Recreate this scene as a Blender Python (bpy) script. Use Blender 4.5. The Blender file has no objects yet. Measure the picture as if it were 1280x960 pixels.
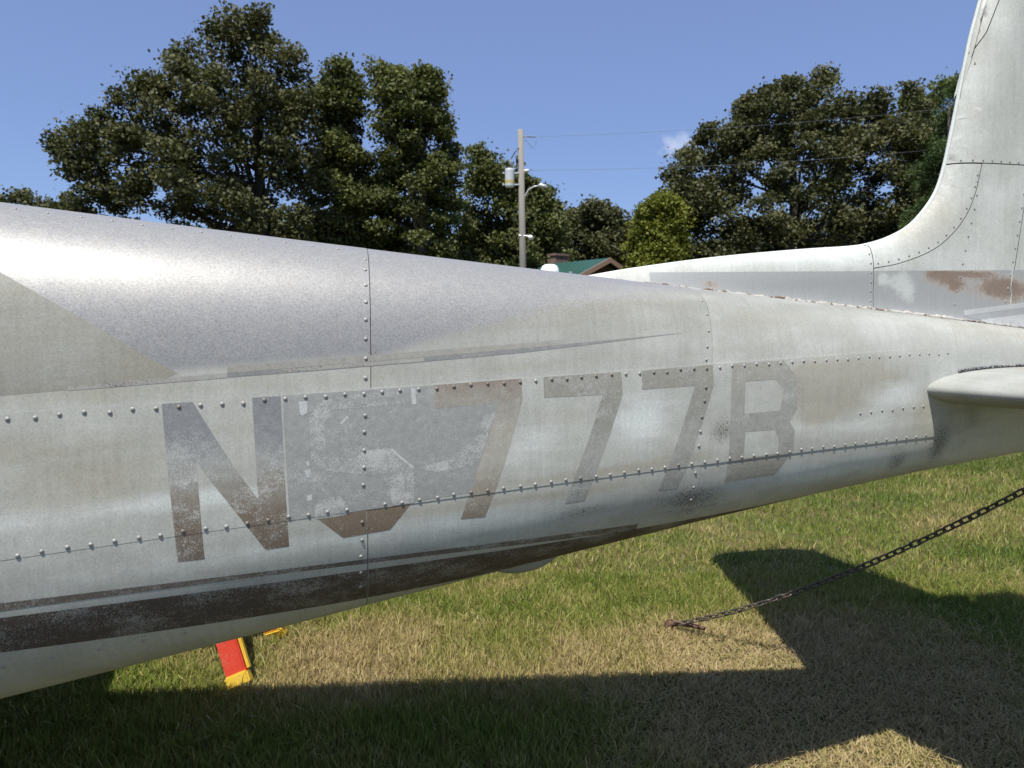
import bpy, bmesh, math, random
import numpy as np
from mathutils import Vector, Matrix
random.seed(7); RNG = np.random.default_rng(11)
S = bpy.context.scene; COL = S.collection
R = math.radians

# ------------------------------------------------------------ camera, sky, sun, exposure
CAM_Z = 1.5
cam = bpy.data.objects.new('camera', bpy.data.cameras.new('camera')); COL.objects.link(cam)
cam.data.sensor_width = 36.0; cam.data.lens = 36.0 * 920 / 1280
cam.location = (0, 0, CAM_Z); cam.rotation_euler = (math.pi/2 - math.atan(75/920), 0, 0)
cam.data.clip_start = 0.05; cam.data.clip_end = 3000
cam.data.dof.use_dof = True; cam.data.dof.focus_distance = 1.75; cam.data.dof.aperture_fstop = 10.0
S.camera = cam
SUN_DIR = Vector((0.20, 0.565, -1.31)).normalized()      # the way the light travels
SUN_EL = math.asin(-SUN_DIR.z); SUN_ROT = math.atan2(-SUN_DIR.x, -SUN_DIR.y)
W = bpy.data.worlds.new('World'); S.world = W; W.use_nodes = True
nt = W.node_tree; nt.nodes.clear()
sky = nt.nodes.new('ShaderNodeTexSky'); sky.sky_type = 'NISHITA'; sky.sun_disc = False
sky.sun_elevation = SUN_EL; sky.sun_rotation = SUN_ROT
sky.air_density = 0.85; sky.dust_density = 0.4; sky.ozone_density = 6.0; sky.altitude = 200
bg = nt.nodes.new('ShaderNodeBackground'); bg.inputs['Strength'].default_value = 0.095
out = nt.nodes.new('ShaderNodeOutputWorld')
# small far cloud: a noise-edged puff low in the sky
tc = nt.nodes.new('ShaderNodeTexCoord')
nrm = nt.nodes.new('ShaderNodeVectorMath'); nrm.operation = 'NORMALIZE'
nt.links.new(tc.outputs['Generated'], nrm.inputs[0])
cd = Vector((0.217, 1.0, 0.236)).normalized()
sub = nt.nodes.new('ShaderNodeVectorMath'); sub.operation = 'SUBTRACT'; sub.inputs[1].default_value = cd
nt.links.new(nrm.outputs[0], sub.inputs[0])
scl = nt.nodes.new('ShaderNodeVectorMath'); scl.operation = 'MULTIPLY'; scl.inputs[1].default_value = (26, 26, 42)
nt.links.new(sub.outputs[0], scl.inputs[0])
ln = nt.nodes.new('ShaderNodeVectorMath'); ln.operation = 'LENGTH'; nt.links.new(scl.outputs[0], ln.inputs[0])
cn = nt.nodes.new('ShaderNodeTexNoise'); cn.inputs['Scale'].default_value = 38; cn.inputs['Detail'].default_value = 6
nt.links.new(nrm.outputs[0], cn.inputs['Vector'])
m1 = nt.nodes.new('ShaderNodeMath'); m1.operation = 'MULTIPLY_ADD'; m1.inputs[1].default_value = 1.9; m1.inputs[2].default_value = -0.25
nt.links.new(cn.outputs['Fac'], m1.inputs[0])
m2 = nt.nodes.new('ShaderNodeMath'); m2.operation = 'SUBTRACT'; nt.links.new(m1.outputs[0], m2.inputs[0]); nt.links.new(ln.outputs['Value'], m2.inputs[1])
m3 = nt.nodes.new('ShaderNodeMath'); m3.operation = 'MULTIPLY'; m3.use_clamp = True; m3.inputs[1].default_value = 0.8
nt.links.new(m2.outputs[0], m3.inputs[0])
mixc = nt.nodes.new('ShaderNodeMixRGB'); mixc.inputs['Color2'].default_value = (6.0, 6.2, 6.9, 1)
hz = nt.nodes.new('ShaderNodeMixRGB'); hz.inputs['Fac'].default_value = 0.5; hz.inputs['Color2'].default_value = (1.78, 2.36, 4.5, 1)   # summer haze evens the sky out
nt.links.new(sky.outputs['Color'], hz.inputs['Color1'])
nt.links.new(m3.outputs[0], mixc.inputs['Fac']); nt.links.new(hz.outputs['Color'], mixc.inputs['Color1'])
nt.links.new(mixc.outputs['Color'], bg.inputs['Color']); nt.links.new(bg.outputs[0], out.inputs['Surface'])
sl = bpy.data.lights.new('sun', 'SUN'); sl.energy = 4.0; sl.angle = R(0.53); sl.color = (1.0, 0.955, 0.88)
so = bpy.data.objects.new('sun', sl); COL.objects.link(so); so.rotation_euler = SUN_DIR.to_track_quat('-Z', 'Y').to_euler()
so.location = (-3, -12, 25)
S.view_settings.view_transform = 'Standard'; S.view_settings.look = 'None'
S.view_settings.exposure = 0.68; S.view_settings.gamma = 1.0
S.cycles.max_bounces = 8; S.cycles.transparent_max_bounces = 8

# ------------------------------------------------------------ node helper
class G:
    def __init__(s, name):
        s.m = bpy.data.materials.new(name); s.m.use_nodes = True; s.t = s.m.node_tree
        s.b = s.t.nodes['Principled BSDF']; s.o = s.t.nodes['Material Output']
        s.pos = s.t.nodes.new('ShaderNodeNewGeometry').outputs['Position']
        s.uv = None
    def put(s, sock, v):
        if hasattr(v, 'is_output'): s.t.links.new(v, sock)
        elif isinstance(v, (tuple, list)) and len(v) == 3 and sock.type == 'RGBA': sock.default_value = (*v, 1)
        else: sock.default_value = v
    def math(s, op, a, b=0.0, c=0.0, clamp=False):
        n = s.t.nodes.new('ShaderNodeMath'); n.operation = op; n.use_clamp = clamp
        for i, v in enumerate((a, b, c)): s.put(n.inputs[i], v)
        return n.outputs[0]
    def scale(s, vec, k):
        n = s.t.nodes.new('ShaderNodeVectorMath'); n.operation = 'MULTIPLY'; s.put(n.inputs[0], vec); n.inputs[1].default_value = k
        return n.outputs[0]
    def noise(s, vec, sc, det=3, rough=0.5, dist=0.0):
        n = s.t.nodes.new('ShaderNodeTexNoise'); s.put(n.inputs['Vector'], vec)
        n.inputs['Scale'].default_value = sc; n.inputs['Detail'].default_value = det
        n.inputs['Roughness'].default_value = rough; n.inputs['Distortion'].default_value = dist
        return n.outputs['Fac']
    def vor(s, vec, sc, feat='F1'):
        n = s.t.nodes.new('ShaderNodeTexVoronoi'); n.feature = feat; s.put(n.inputs['Vector'], vec); n.inputs['Scale'].default_value = sc
        return n.outputs['Distance']
    def ramp(s, f, stops, mode='LINEAR'):
        n = s.t.nodes.new('ShaderNodeValToRGB'); n.color_ramp.interpolation = mode; e = n.color_ramp.elements
        while len(e) < len(stops): e.new(0.5)
        for k, (p, c) in enumerate(stops):
            e[k].position = p; e[k].color = (c, c, c, 1) if isinstance(c, (int, float)) else (*c, 1)
        s.put(n.inputs['Fac'], f); return n.outputs['Color']
    def sm(s, f, lo, hi):
        n = s.t.nodes.new('ShaderNodeMapRange'); n.interpolation_type = 'SMOOTHSTEP'; s.put(n.inputs['Value'], f)
        n.inputs['From Min'].default_value = lo; n.inputs['From Max'].default_value = hi
        return n.outputs['Result']
    def mix(s, f, a, b, mode='MIX'):
        n = s.t.nodes.new('ShaderNodeMixRGB'); n.blend_type = mode; s.put(n.inputs['Fac'], f); s.put(n.inputs['Color1'], a); s.put(n.inputs['Color2'], b)
        return n.outputs['Color']
    def attr(s, name):
        n = s.t.nodes.new('ShaderNodeAttribute'); n.attribute_name = name; return n.outputs['Fac']
    def uvmap(s):
        n = s.t.nodes.new('ShaderNodeUVMap'); return n.outputs['UV']
    def sep(s, v):
        n = s.t.nodes.new('ShaderNodeSeparateXYZ'); s.put(n.inputs[0], v); return n.outputs
    def bump(s, hgt, st=0.2, d=0.001):
        n = s.t.nodes.new('ShaderNodeBump'); n.inputs['Strength'].default_value = st; n.inputs['Distance'].default_value = d
        s.put(n.inputs['Height'], hgt); s.t.links.new(n.outputs[0], s.b.inputs['Normal'])
    def set(s, **k):
        for a, v in k.items(): s.put(s.b.inputs[{'color':'Base Color','rough':'Roughness','metal':'Metallic','spec':'Specular IOR Level'}[a]], v)
        return s.m

def plain(name, color, rough=0.6, metal=0.0, var=0.15, sc=30):
    g = G(name); n = g.noise(g.pos, sc, 5)
    c = g.mix(n, tuple(x*(1-var) for x in color), tuple(min(1, x*(1+var)) for x in color))
    return g.set(color=c, rough=rough, metal=metal)

# ------------------------------------------------------------ object helpers
def tag(o, label=None, cat=None, group=None, kind=None):
    for k, v in (('label', label), ('category', cat), ('group', group), ('kind', kind)):
        if v: o[k] = v
    return o
def empty(name, loc, rz=0):
    o = bpy.data.objects.new(name, None); COL.objects.link(o); o.location = loc; o.rotation_euler = (0, 0, rz)
    o.empty_display_size = 0.2; return o
def link(name, me, parent=None, world=True):
    o = bpy.data.objects.new(name, me); COL.objects.link(o)
    if parent:
        o.parent = parent
        if world: o.matrix_parent_inverse = parent_world(parent).inverted()
    return o
def parent_world(p):
    m = Matrix.LocRotScale(p.location, p.rotation_euler, p.scale)
    if p.parent: m = parent_world(p.parent) @ p.matrix_parent_inverse @ m
    return m
def np_mesh(name, V, F, mat, smooth=False, attrs=None, uv=None):
    """V (n,3); F a list of index arrays, each (m,k) with its own k"""
    me = bpy.data.meshes.new(name)
    V = np.asarray(V, np.float32); me.vertices.add(len(V)); me.vertices.foreach_set('co', V.ravel())
    F = [np.asarray(f, np.int32) for f in F if len(f)]
    loops = np.concatenate([f.ravel() for f in F]); tot = np.concatenate([np.full(len(f), f.shape[1], np.int32) for f in F])
    st = np.concatenate([[0], np.cumsum(tot)[:-1]]).astype(np.int32)
    me.loops.add(len(loops)); me.loops.foreach_set('vertex_index', loops)
    me.polygons.add(len(tot)); me.polygons.foreach_set('loop_start', st); me.polygons.foreach_set('loop_total', tot)
    me.update(calc_edges=True)
    if smooth: me.polygons.foreach_set('use_smooth', np.ones(len(tot), bool))
    for k, a in (attrs or {}).items():
        at = me.attributes.new(k, 'FLOAT', 'POINT'); at.data.foreach_set('value', np.asarray(a, np.float32))
    if uv is not None:
        l = me.uv_layers.new(name='UVMap'); l.data.foreach_set('uv', np.asarray(uv, np.float32)[loops].ravel())
    if mat: me.materials.append(mat)
    return me
def bm_mesh(name, bm, mat, smooth=False):
    me = bpy.data.meshes.new(name); bm.normal_update(); bm.to_mesh(me); bm.free()
    if smooth: me.polygons.foreach_set('use_smooth', np.ones(len(me.polygons), bool))
    if mat: me.materials.append(mat)
    return me
def box(bm, c, s, rot=None, bev=0.0):
    r = bmesh.ops.create_cube(bm, size=1.0); vs = r['verts']
    M = Matrix.Translation(c) @ (rot.to_4x4() if rot else Matrix.Identity(4)) @ Matrix.Diagonal((*s, 1))
    bmesh.ops.transform(bm, matrix=M, verts=vs)
    if bev: bmesh.ops.bevel(bm, geom=list({e for v in vs for e in v.link_edges}), offset=bev, segments=2, affect='EDGES')
def tube(bm, pts, rad, n=8, cap=True):
    pts = [Vector(p) for p in pts]; rad = rad if isinstance(rad, (list, tuple)) else [rad]*len(pts); rings = []
    d0 = (pts[1]-pts[0]).normalized(); up = Vector((0, 0, 1)) if abs(d0.z) < .9 else Vector((1, 0, 0)); x = d0.cross(up).normalized()
    for i, p in enumerate(pts):
        d = (pts[min(i+1, len(pts)-1)] - pts[max(i-1, 0)]).normalized(); x = (x - d*x.dot(d)).normalized(); y = d.cross(x)
        rings.append([bm.verts.new(p + (x*math.cos(2*math.pi*k/n) + y*math.sin(2*math.pi*k/n))*rad[i]) for k in range(n)])
    for a, b in zip(rings, rings[1:]):
        for k in range(n): bm.faces.new((a[k], a[(k+1) % n], b[(k+1) % n], b[k]))
    if cap: bm.faces.new(rings[0][::-1]); bm.faces.new(rings[-1])
def vnoise(x, y, sc, seed=0):
    """smooth 2-D value noise in 0..1"""
    r = np.random.default_rng(seed).random((64, 64)); x = np.asarray(x)*sc + 1000; y = np.asarray(y)*sc + 1000
    i, j = np.floor(x).astype(int), np.floor(y).astype(int); fx, fy = x-i, y-j; fx = fx*fx*(3-2*fx); fy = fy*fy*(3-2*fy)
    g = lambda a, b: r[a % 64, b % 64]
    return (g(i, j)*(1-fx)+g(i+1, j)*fx)*(1-fy) + (g(i, j+1)*(1-fx)+g(i+1, j+1)*fx)*fy

# ------------------------------------------------------------ ground
def dryness(x, y):
    d = 0.5*vnoise(x, y, 1.3, 1) + 0.32*vnoise(x, y, 3.4, 2) + 0.18*vnoise(x, y, 9, 3)
    blob = lambda cx, cy, rx, ry, k: k*np.exp(-((x-cx)/rx)**2 - ((y-cy)/ry)**2)
    d = d + blob(-0.75, 3.35, .45, .3, .17) + blob(0.95, 3.25, .45, .35, .38) + blob(1.5, 3.0, .5, .6, .25) + blob(1.0, 2.5, .4, .35, .3) + blob(2.2, 3.1, .7, .35, .15)
    d = d - .26*np.clip((2.95-y)/.3, 0, 1)*np.clip((.75-x)/.5, 0, 1) + blob(0.1, 4.1, .6, .35, .10) - 0.24*np.clip((y-4.0)/2, 0, 1) - blob(.35, 3.6, .28, .3, .16)
    return np.clip(d, 0, 1)
def thatch(x, y):
    blob = lambda cx, cy, rx, ry: np.exp(-((x-cx)/rx)**2 - ((y-cy)/ry)**2)
    return np.clip(1.15*blob(1.5, 2.85, .75, .62) + .6*blob(.8, 2.6, .5, .35) + .5*blob(2.3, 3.3, .6, .5) + .35*blob(.95, 3.35, .3, .3) - .25 + .35*vnoise(x, y, 2.2, 9), 0, 1)
g = G('soil_and_thatch')
n1 = g.noise(g.pos, 2.0, 5); n2 = g.noise(g.pos, 60, 4, .7)
c = g.mix(n2, (0.06, 0.05, 0.022), (0.22, 0.175, 0.08)); c = g.mix(g.sm(n1, .35, .7), c, g.mix(n2, (0.03, 0.05, 0.012), (0.10, 0.12, 0.04)))
g.bump(n2, .6, .02); soil = g.set(color=c, rough=0.95, spec=0.1)
xs = np.concatenate([np.linspace(-900, -30, 14), np.linspace(-25, 25, 60), np.linspace(30, 900, 14)])
ysg = np.concatenate([np.linspace(-900, -12, 12), np.linspace(-10, 40, 60), np.linspace(50, 1500, 14)])
X, Y = np.meshgrid(xs, ysg, indexing='ij'); Z = np.where((np.abs(X) < 30) & (Y < 45), .018*(vnoise(X, Y, .8, 4)-.5), 0)
idx = np.arange(X.size).reshape(X.shape)
quads = np.stack([idx[:-1, :-1], idx[1:, :-1], idx[1:, 1:], idx[:-1, 1:]], -1).reshape(-1, 4)
tag(link('ground', np_mesh('ground', np.stack([X, Y, Z], -1).reshape(-1, 3), [quads], soil, True)), 'mown grass field', None, None, 'structure')

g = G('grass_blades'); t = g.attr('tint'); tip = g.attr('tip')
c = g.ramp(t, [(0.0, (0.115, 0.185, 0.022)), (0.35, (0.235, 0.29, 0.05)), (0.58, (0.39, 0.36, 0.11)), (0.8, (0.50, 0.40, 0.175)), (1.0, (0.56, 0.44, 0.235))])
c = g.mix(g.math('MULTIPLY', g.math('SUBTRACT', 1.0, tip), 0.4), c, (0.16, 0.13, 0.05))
g.set(color=c, rough=0.5, spec=0.35)
tr = g.t.nodes.new('ShaderNodeBsdfTranslucent'); g.put(tr.inputs['Color'], c)
ms = g.t.nodes.new('ShaderNodeMixShader'); ms.inputs[0].default_value = 0.32
g.t.links.new(g.b.outputs[0], ms.inputs[1]); g.t.links.new(tr.outputs[0], ms.inputs[2]); g.t.links.new(ms.outputs[0], g.o.inputs['Surface'])
GRASS = g.m
def blades(name, x, y, hmul, wmul, seed, label):
    r = np.random.default_rng(seed); n = len(x)
    dr = dryness(x, y); th = thatch(x, y)
    clump = vnoise(x, y, 14, 5)
    h = (0.019 + 0.026*r.random(n)**1.3 + .022*clump) * hmul * (1 - .45*th) * (1 + .8*(r.random(n) < .035))
    w = (0.0016 + 0.0016*r.random(n)) * wmul
    az = r.random(n)*2*np.pi; lean = (0.15 + 0.85*r.random(n)**1.4 + .5*th) ; la = r.random(n)*2*np.pi
    sx, sy = np.cos(az)*w, np.sin(az)*w; lx, ly = np.cos(la)*lean*h, np.sin(la)*lean*h
    z0 = np.full(n, -.012)
    def P(dx, dy, dz): return np.stack([x+dx, y+dy, z0+dz], -1)
    V = np.stack([P(-sx, -sy, 0*h), P(sx, sy, 0*h), P(-sx*.8+lx*.35, -sy*.8+ly*.35, h*.62), P(sx*.8+lx*.35, sy*.8+ly*.35, h*.62), P(lx, ly, h*(1.05-.28*lean) + .010)], 1)
    b = np.arange(n)*5
    Q = np.stack([b, b+1, b+3, b+2], -1); T = np.stack([b+2, b+3, b+4], -1)
    tint = np.clip(dr*1.05 - .03 + .30*(r.random(n)-.5) + (r.random(n) < (.06+.30*dr**2+.5*th))*.42, 0, 1)
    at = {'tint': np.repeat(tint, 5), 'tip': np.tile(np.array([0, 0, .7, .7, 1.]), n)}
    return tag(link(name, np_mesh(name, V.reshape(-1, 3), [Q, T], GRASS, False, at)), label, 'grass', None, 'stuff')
def scatter(n, x0, x1, y0, y1, keep, seed):
    r = np.random.default_rng(seed); x = x0+(x1-x0)*r.random(n); y = y0+(y1-y0)*r.random(n); k = keep(x, y); return x[k], y[k]
near = lambda x, y: (np.abs(x) < .85*y + .15) & ((x > -.95*y*.0 - 2.6) | (y < 4))
x, y = scatter(260000, -2.9, 3.6, 2.15, 4.3, near, 21)
blades('grass', x, y, 1.0, 1.0, 31, 'short mown green and straw coloured grass under the aeroplane')
x, y = scatter(210000, -2.2, 7.5, 4.3, 9.5, lambda x, y: (x < .85*y) & (x > -1.9 + .22*(y-4)) & (RNG.random(len(x)) < np.clip(1.35-.12*y, .25, 1)), 22)
blades('grass', x, y, 1.15, 1.5, 32, 'greener sunlit lawn grass beyond the aeroplane tail')
x, y = scatter(90000, -14, 22, -1, 26, lambda x, y: ~((y > 2.15) & (y < 9.5) & (x > -2.6) & (x < 7.5)), 23)
blades('grass', x, y, 1.4, 4.0, 33, 'open mown grass field around the aeroplane')
# dry clippings lying on the lawn
n = 70000; r = np.random.default_rng(5); x = -2.6+6.4*r.random(n); y = 2.15+3.0*r.random(n)
k = r.random(n) < (.05 + .95*thatch(x, y) + .25*np.clip(dryness(x, y)-.5, 0, 1)); x, y = x[k], y[k]; n = len(x)
az = r.random(n)*2*np.pi; L = .02+.06*r.random(n)**2; w = .0011+.0009*r.random(n); zz = .004+.030*r.random(n)*(0.4+.6*(1-thatch(x, y))); tl = (r.random(n)-.5)*.5*L; bow = .2*L*(r.random(n)-.5)
cx, cy = np.cos(az), np.sin(az)
V = np.stack([np.stack([x+cx*L*a-cy*(w*s+bow*(1-4*a*a)), y+cy*L*a+cx*(w*s+bow*(1-4*a*a)), zz+tl*a*2], -1) for a in (-.5, 0, .5) for s in (-1, 1)], 1)
b = np.arange(n)*6
tint = np.clip(.48+.5*r.random(n), 0, 1)
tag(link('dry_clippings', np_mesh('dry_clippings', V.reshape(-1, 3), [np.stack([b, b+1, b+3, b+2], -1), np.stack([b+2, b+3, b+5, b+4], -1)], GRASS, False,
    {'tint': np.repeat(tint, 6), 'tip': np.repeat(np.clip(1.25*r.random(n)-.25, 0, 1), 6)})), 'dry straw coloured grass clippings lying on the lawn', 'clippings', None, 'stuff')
# a few broad weeds in the lawn
# ------------------------------------------------------------ the aeroplane: surface maths
DATA = {"ct": [-0.001253, 0.003221, -0.094329, 1.667743], "cb": [-0.00508, -0.003336, 0.150035, 0.84094], "au": [0.013757, 0.031976, 0.094526, 0.319717], "al": [-0.021829, -0.055161, -0.262975], "letters": {"N": [[[-0.5123, 0.993], [-0.4605, 0.9907], [-0.3511, 0.2143], [-0.3569, 0.9926], [-0.3053, 0.9897], [-0.2971, -0.2214], [-0.3406, -0.2211], [-0.4577, 0.5744], [-0.4507, -0.2189], [-0.4966, -0.2084]]], "S": [[[-0.2439, -0.005], [-0.0512, -0.0002], [-0.0955, -0.2114], [-0.1919, -0.2193]]], "P": [[[-0.3017, 0.9927], [-0.0021, 0.9894], [0.0007, 0.8084], [0.1435, 0.8172], [0.0775, 0.0264], [-0.2943, -0.0114]]], "G": [[[-0.2533, 0.8259], [-0.2251, 0.9409], [-0.2003, 0.9457], [-0.2134, 0.8193], [-0.2261, 0.7632], [-0.2213, 0.5016], [-0.1679, 0.4725], [-0.1684, 0.338], [-0.2218, 0.3941], [-0.2506, 0.4953]], [[-0.1681, 0.3379], [-0.1676, 0.4723], [-0.1468, 0.5276], [-0.0946, 0.5257], [-0.045, 0.3332], [-0.0447, 0.007], [-0.0911, 0.0052], [-0.0957, 0.1828], [-0.1103, 0.2712]], [[-0.2003, 0.9457], [-0.1688, 0.9665], [-0.0715, 0.9648], [-0.0619, 0.8648], [-0.1212, 0.8637], [-0.2085, 0.8656]], [[-0.0399, 0.3232], [0.0294, 0.364], [0.0939, 0.5515], [0.1085, 0.7153], [0.136, 0.7465], [0.1009, 0.3444], [0.0828, 0.2838], [0.003, 0.2636]], [[-0.2465, 0.0838], [-0.2353, 0.1613], [-0.1962, 0.1529], [-0.1729, -0.003], [-0.189, -0.0215], [-0.2455, -0.0215]]], "W": [[[-0.2722, 0.9423], [-0.2556, 0.9435], [-0.2561, 0.8564], [-0.2653, 0.8356], [-0.2697, 0.8546]], [[-0.0497, 0.9833], [-0.0396, 0.9807], [-0.0384, 0.8579], [-0.0468, 0.8541]], [[-0.2613, 0.4875], [-0.2552, 0.4911], [-0.2538, 0.4527], [-0.2599, 0.4557]], [[-0.2647, 0.416], [-0.2525, 0.4238], [-0.2528, 0.3467], [-0.259, 0.3429]], [[-0.2612, 0.1972], [-0.2505, 0.205], [-0.2508, 0.1492], [-0.26, 0.1476]], [[-0.195, 0.7588], [-0.179, 0.8145], [-0.176, 0.7953], [-0.1904, 0.745]], [[-0.093, 0.512], [-0.0897, 0.5237], [-0.0433, 0.3324], [-0.0484, 0.3275]]], "A": [[[-0.0009, 0.9921], [0.1965, 0.9953], [0.1995, 0.8292], [0.1398, 0.0569], [0.1135, -0.2256], [0.0585, -0.2115], [0.0757, 0.0069], [0.1435, 0.8172], [0.0007, 0.8084]]], "B7": [[[0.2496, 0.9934], [0.4458, 0.9895], [0.45, 0.8036], [0.3569, -0.213], [0.3063, -0.2128], [0.3972, 0.8087], [0.2507, 0.8258]]], "C7": [[[0.5015, 0.9867], [0.7018, 0.9943], [0.7038, 0.8097], [0.6125, -0.2214], [0.5575, -0.2173], [0.6489, 0.8211], [0.5013, 0.8247]]], "B": [[[0.7576, 0.9877], [0.799, 0.9872], [0.7998, 0.8221], [0.7984, 0.508], [0.8033, 0.3082], [0.8007, 0.0113], [0.8032, -0.2334], [0.7535, -0.2311]], [[0.799, 0.9872], [0.9199, 0.9853], [0.9636, 0.8245], [0.9661, 0.512], [0.9413, 0.3724], [0.9116, 0.5042], [0.92, 0.7195], [0.8949, 0.8159], [0.7998, 0.8221]], [[0.7984, 0.508], [0.9116, 0.5042], [0.9413, 0.3724], [0.8954, 0.2969], [0.8033, 0.3082]], [[0.9413, 0.3724], [0.9598, 0.2716], [0.9602, 0.0406], [0.9093, 0.0206], [0.9089, 0.1993], [0.8954, 0.2969]], [[0.8007, 0.0113], [0.9093, 0.0206], [0.9602, 0.0406], [0.9106, -0.2325], [0.8032, -0.2334]]]}, "thinT": [-0.00656, -0.22508, -0.4855], "thinB": [-0.08458, -0.27151, -0.53471], "thickT": [0.02619, -0.19466, -0.59355], "thickB": [-0.3773, -1.01312], "beT": [0.08945, 1.24746], "beB": [0.02218, 0.10199, 1.20652], "grB": [0.03958, 0.09783, 1.17139], "diag": [-2.19691, 0.13532]}
TH = R(13.5); AX = np.array([math.cos(TH), math.sin(TH), 0]); LN = np.array([math.sin(TH), -math.cos(TH), 0]); P0 = np.array([-0.26209053, 1.94839537, 0])
def ueff(u): return np.where(u < -1.2, -1.2 - .6*(1-np.exp(np.minimum(u+1.2, 0)/.6)), u)
def ztop(u): return np.polyval(DATA['ct'], ueff(u))
def zbot(u): return np.polyval(DATA['cb'], ueff(u))
def halfw(u): return np.maximum(0.42-0.149*ueff(u), 0.03)
def nose(u): return np.sqrt(np.clip(1-(np.clip(-3.6-u, 0, 1.7)/1.7)**2, .0004, 1))
def sec(u, a):
    u = np.asarray(u, float); a = np.asarray(a, float); u, a = np.broadcast_arrays(u, a)
    zt, zb = ztop(u), zbot(u); zc = zb+.47*(zt-zb); c, s = np.cos(a), np.sin(a); n = np.where(s > 0, 3.8, 3.0); k = nose(u); r = (np.abs(c)**n+np.abs(s)**n)**(-1/n)
    l = halfw(u)*k*r*c; z = zc + k*np.where(s > 0, zt-zc, zc-zb)*r*s
    return P0 + u[..., None]*AX + l[..., None]*LN + z[..., None]*np.array([0, 0, 1.])
def nor(u, a):
    e = 1e-3; du = sec(u+e, a)-sec(u-e, a); da = sec(u, a+e)-sec(u, a-e); n = np.cross(du, da)
    n = n/np.maximum(np.linalg.norm(n, axis=-1, keepdims=True), 1e-12)
    ctr = P0+np.asarray(u, float)[..., None]*AX+np.array([0, 0, 1.])*(.5*(ztop(u)+zbot(u)))[..., None]
    sgn = np.sign((n*(sec(u, a)-ctr)).sum(-1, keepdims=True))
    return n*np.where(sgn == 0, 1, sgn)
def alo(u): uu = np.clip(u, -1.3, 1.7); return np.polyval(DATA['al'], uu)
def aup(u): uu = np.clip(u, -1.3, 1.7); return np.polyval(DATA['au'], uu)
def v2a(u, v): A, B = alo(u), aup(u); return A+v*(B-A)
def a2v(u, a): A, B = alo(u), aup(u); return (a-A)/(B-A)
uf1 = lambda a: -0.1315+.008*(a-.25); uf2 = lambda a: .697+.028*(a-.3); uf3 = lambda a: 1.540+.045*(a-.3)
def offs(u, v):
    """how far the skin sits above the base surface: the side panel laps over the upper and lower ones, each forward panel over the next"""
    a = v2a(u, v)
    upper = np.where(u < uf1(a), .0012, np.where(u < uf2(np.clip(a, 0, 1.5)), .0006, 0)); low = np.where(u < -.142, .0012, np.where(u < .674, .0006, 0))
    return np.where(v > 1, upper, np.where(v < 0, low, .0016))
def skin_attrs(u, a):
    v = a2v(u, a)
    nz = vnoise(u, v, 4, 41); n2 = vnoise(u*1.0, v*3.0, 5, 42)
    blob = lambda cu, cv, ru, rv, k=1.: k*np.exp(-((u-cu)/ru)**2-((v-cv)/rv)**2)
    # bare metal on the upper skin, ending along the taped paint edge in front and fading out aft
    be = np.polyval(DATA['beT'], u); dg = np.polyval(DATA['diag'], u)
    lo = be+0*dg
    wid = .16+.6*np.clip((u+.1)/.6, 0, 1)
    lo = lo + .55*np.clip((u+.1)/.8, 0, 1.3)
    metal = np.clip((v-lo)/wid+.5, 0, 1); metal = metal*metal*(3-2*metal) * np.where(v > 1, 1, 0)
    metal = metal*(1-.55*np.clip((u-1.0)/.7, 0, 1))
    beige = .20*n2 + np.where((v > 1.2) & (v < dg) & (u < -.4), .55*np.clip((dg-v)*2, 0, 1), 0) + blob(-.62, .5, .22, .16, .6) + blob(-.75, .33, .2, .10, .3) + blob(-.30, .75, .1, .2, .25)
    beige += blob(1.13, .72, .17, .19, 1.9) + blob(1.04, .45, .07, .16, 1.1) + blob(.99, .82, .05, .12, .7) + blob(.30, .62, .12, .12, .35) + blob(.02, .75, .05, .2, .0) + blob(.38, .06, .25, .06, .7) + blob(.60, .12, .1, .1, .5)
    beige += blob(.3, 1.5, .5, .2, .45) + blob(.9, 1.35, .2, .15, .3) + blob(-.7, 1.1, .3, .08, .35) + blob(1.42, .3, .04, .3, .5) + blob(.25, -.12, .3, .05, .5) + blob(1.75, 1.2, .3, .3, .35)
    beige += blob(.2, -.08, .5, .05, .35) + blob(-.75, .75, .35, .16, .5) + blob(-.1, 1.08, .5, .05, .4) + blob(.75, 1.1, .4, .08, .3)
    pale = blob(-.45, .28, .14, .10, .8) + blob(-.8, .28, .2, .12, .6) + blob(.22, .45, .12, .3, .55) + blob(.5, .55, .10, .3, .8) + blob(1.3, .55, .12, .15, .7) + blob(1.18, .25, .18, .12, .5) + blob(.95, .35, .05, .1, .3) + blob(-.4, -.22, .4, .1, .5) + blob(.1, -.3, .3, .2, .6) + blob(1.9, -.2, .42, .9, .9) + blob(1.1, -.25, .45, .2, .7) + blob(-.2, 1.1, .3, .05, .3)  # tail cone blob pales the paint to stand in for light off the grass
    grime = blob(.735, .35, .05, .18, .75) + blob(.36, -.32, .12, .09, .6) + blob(.66, -.38, .12, .18, .8) + blob(.55, -.15, .1, .1, .35) + blob(1.5, -.1, .05, .35, .8) + blob(1.35, -.28, .05, .2, .7) + blob(1.62, .3, .05, .4, .55) + blob(1.28, -.08, .1, .05, .35) + blob(-.76, -.12, .1, .05, .3) + blob(-.12, 1.25, .02, .05, .6)
    grime += np.where(v < -.5, .25*np.clip((u-.2)/.3, 0, 1), 0)
    dull = np.clip((v-1.05)/.5, 0, 1)*np.where(v > 1, 1, 0)*(1-.35*vnoise(u, v, 6, 44))
    return {'dull': dull, 'metal': metal, 'beige': np.clip(beige, 0, 1), 'pale': np.clip(pale, 0, 1), 'grime': np.clip(grime, 0, 1)}

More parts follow.
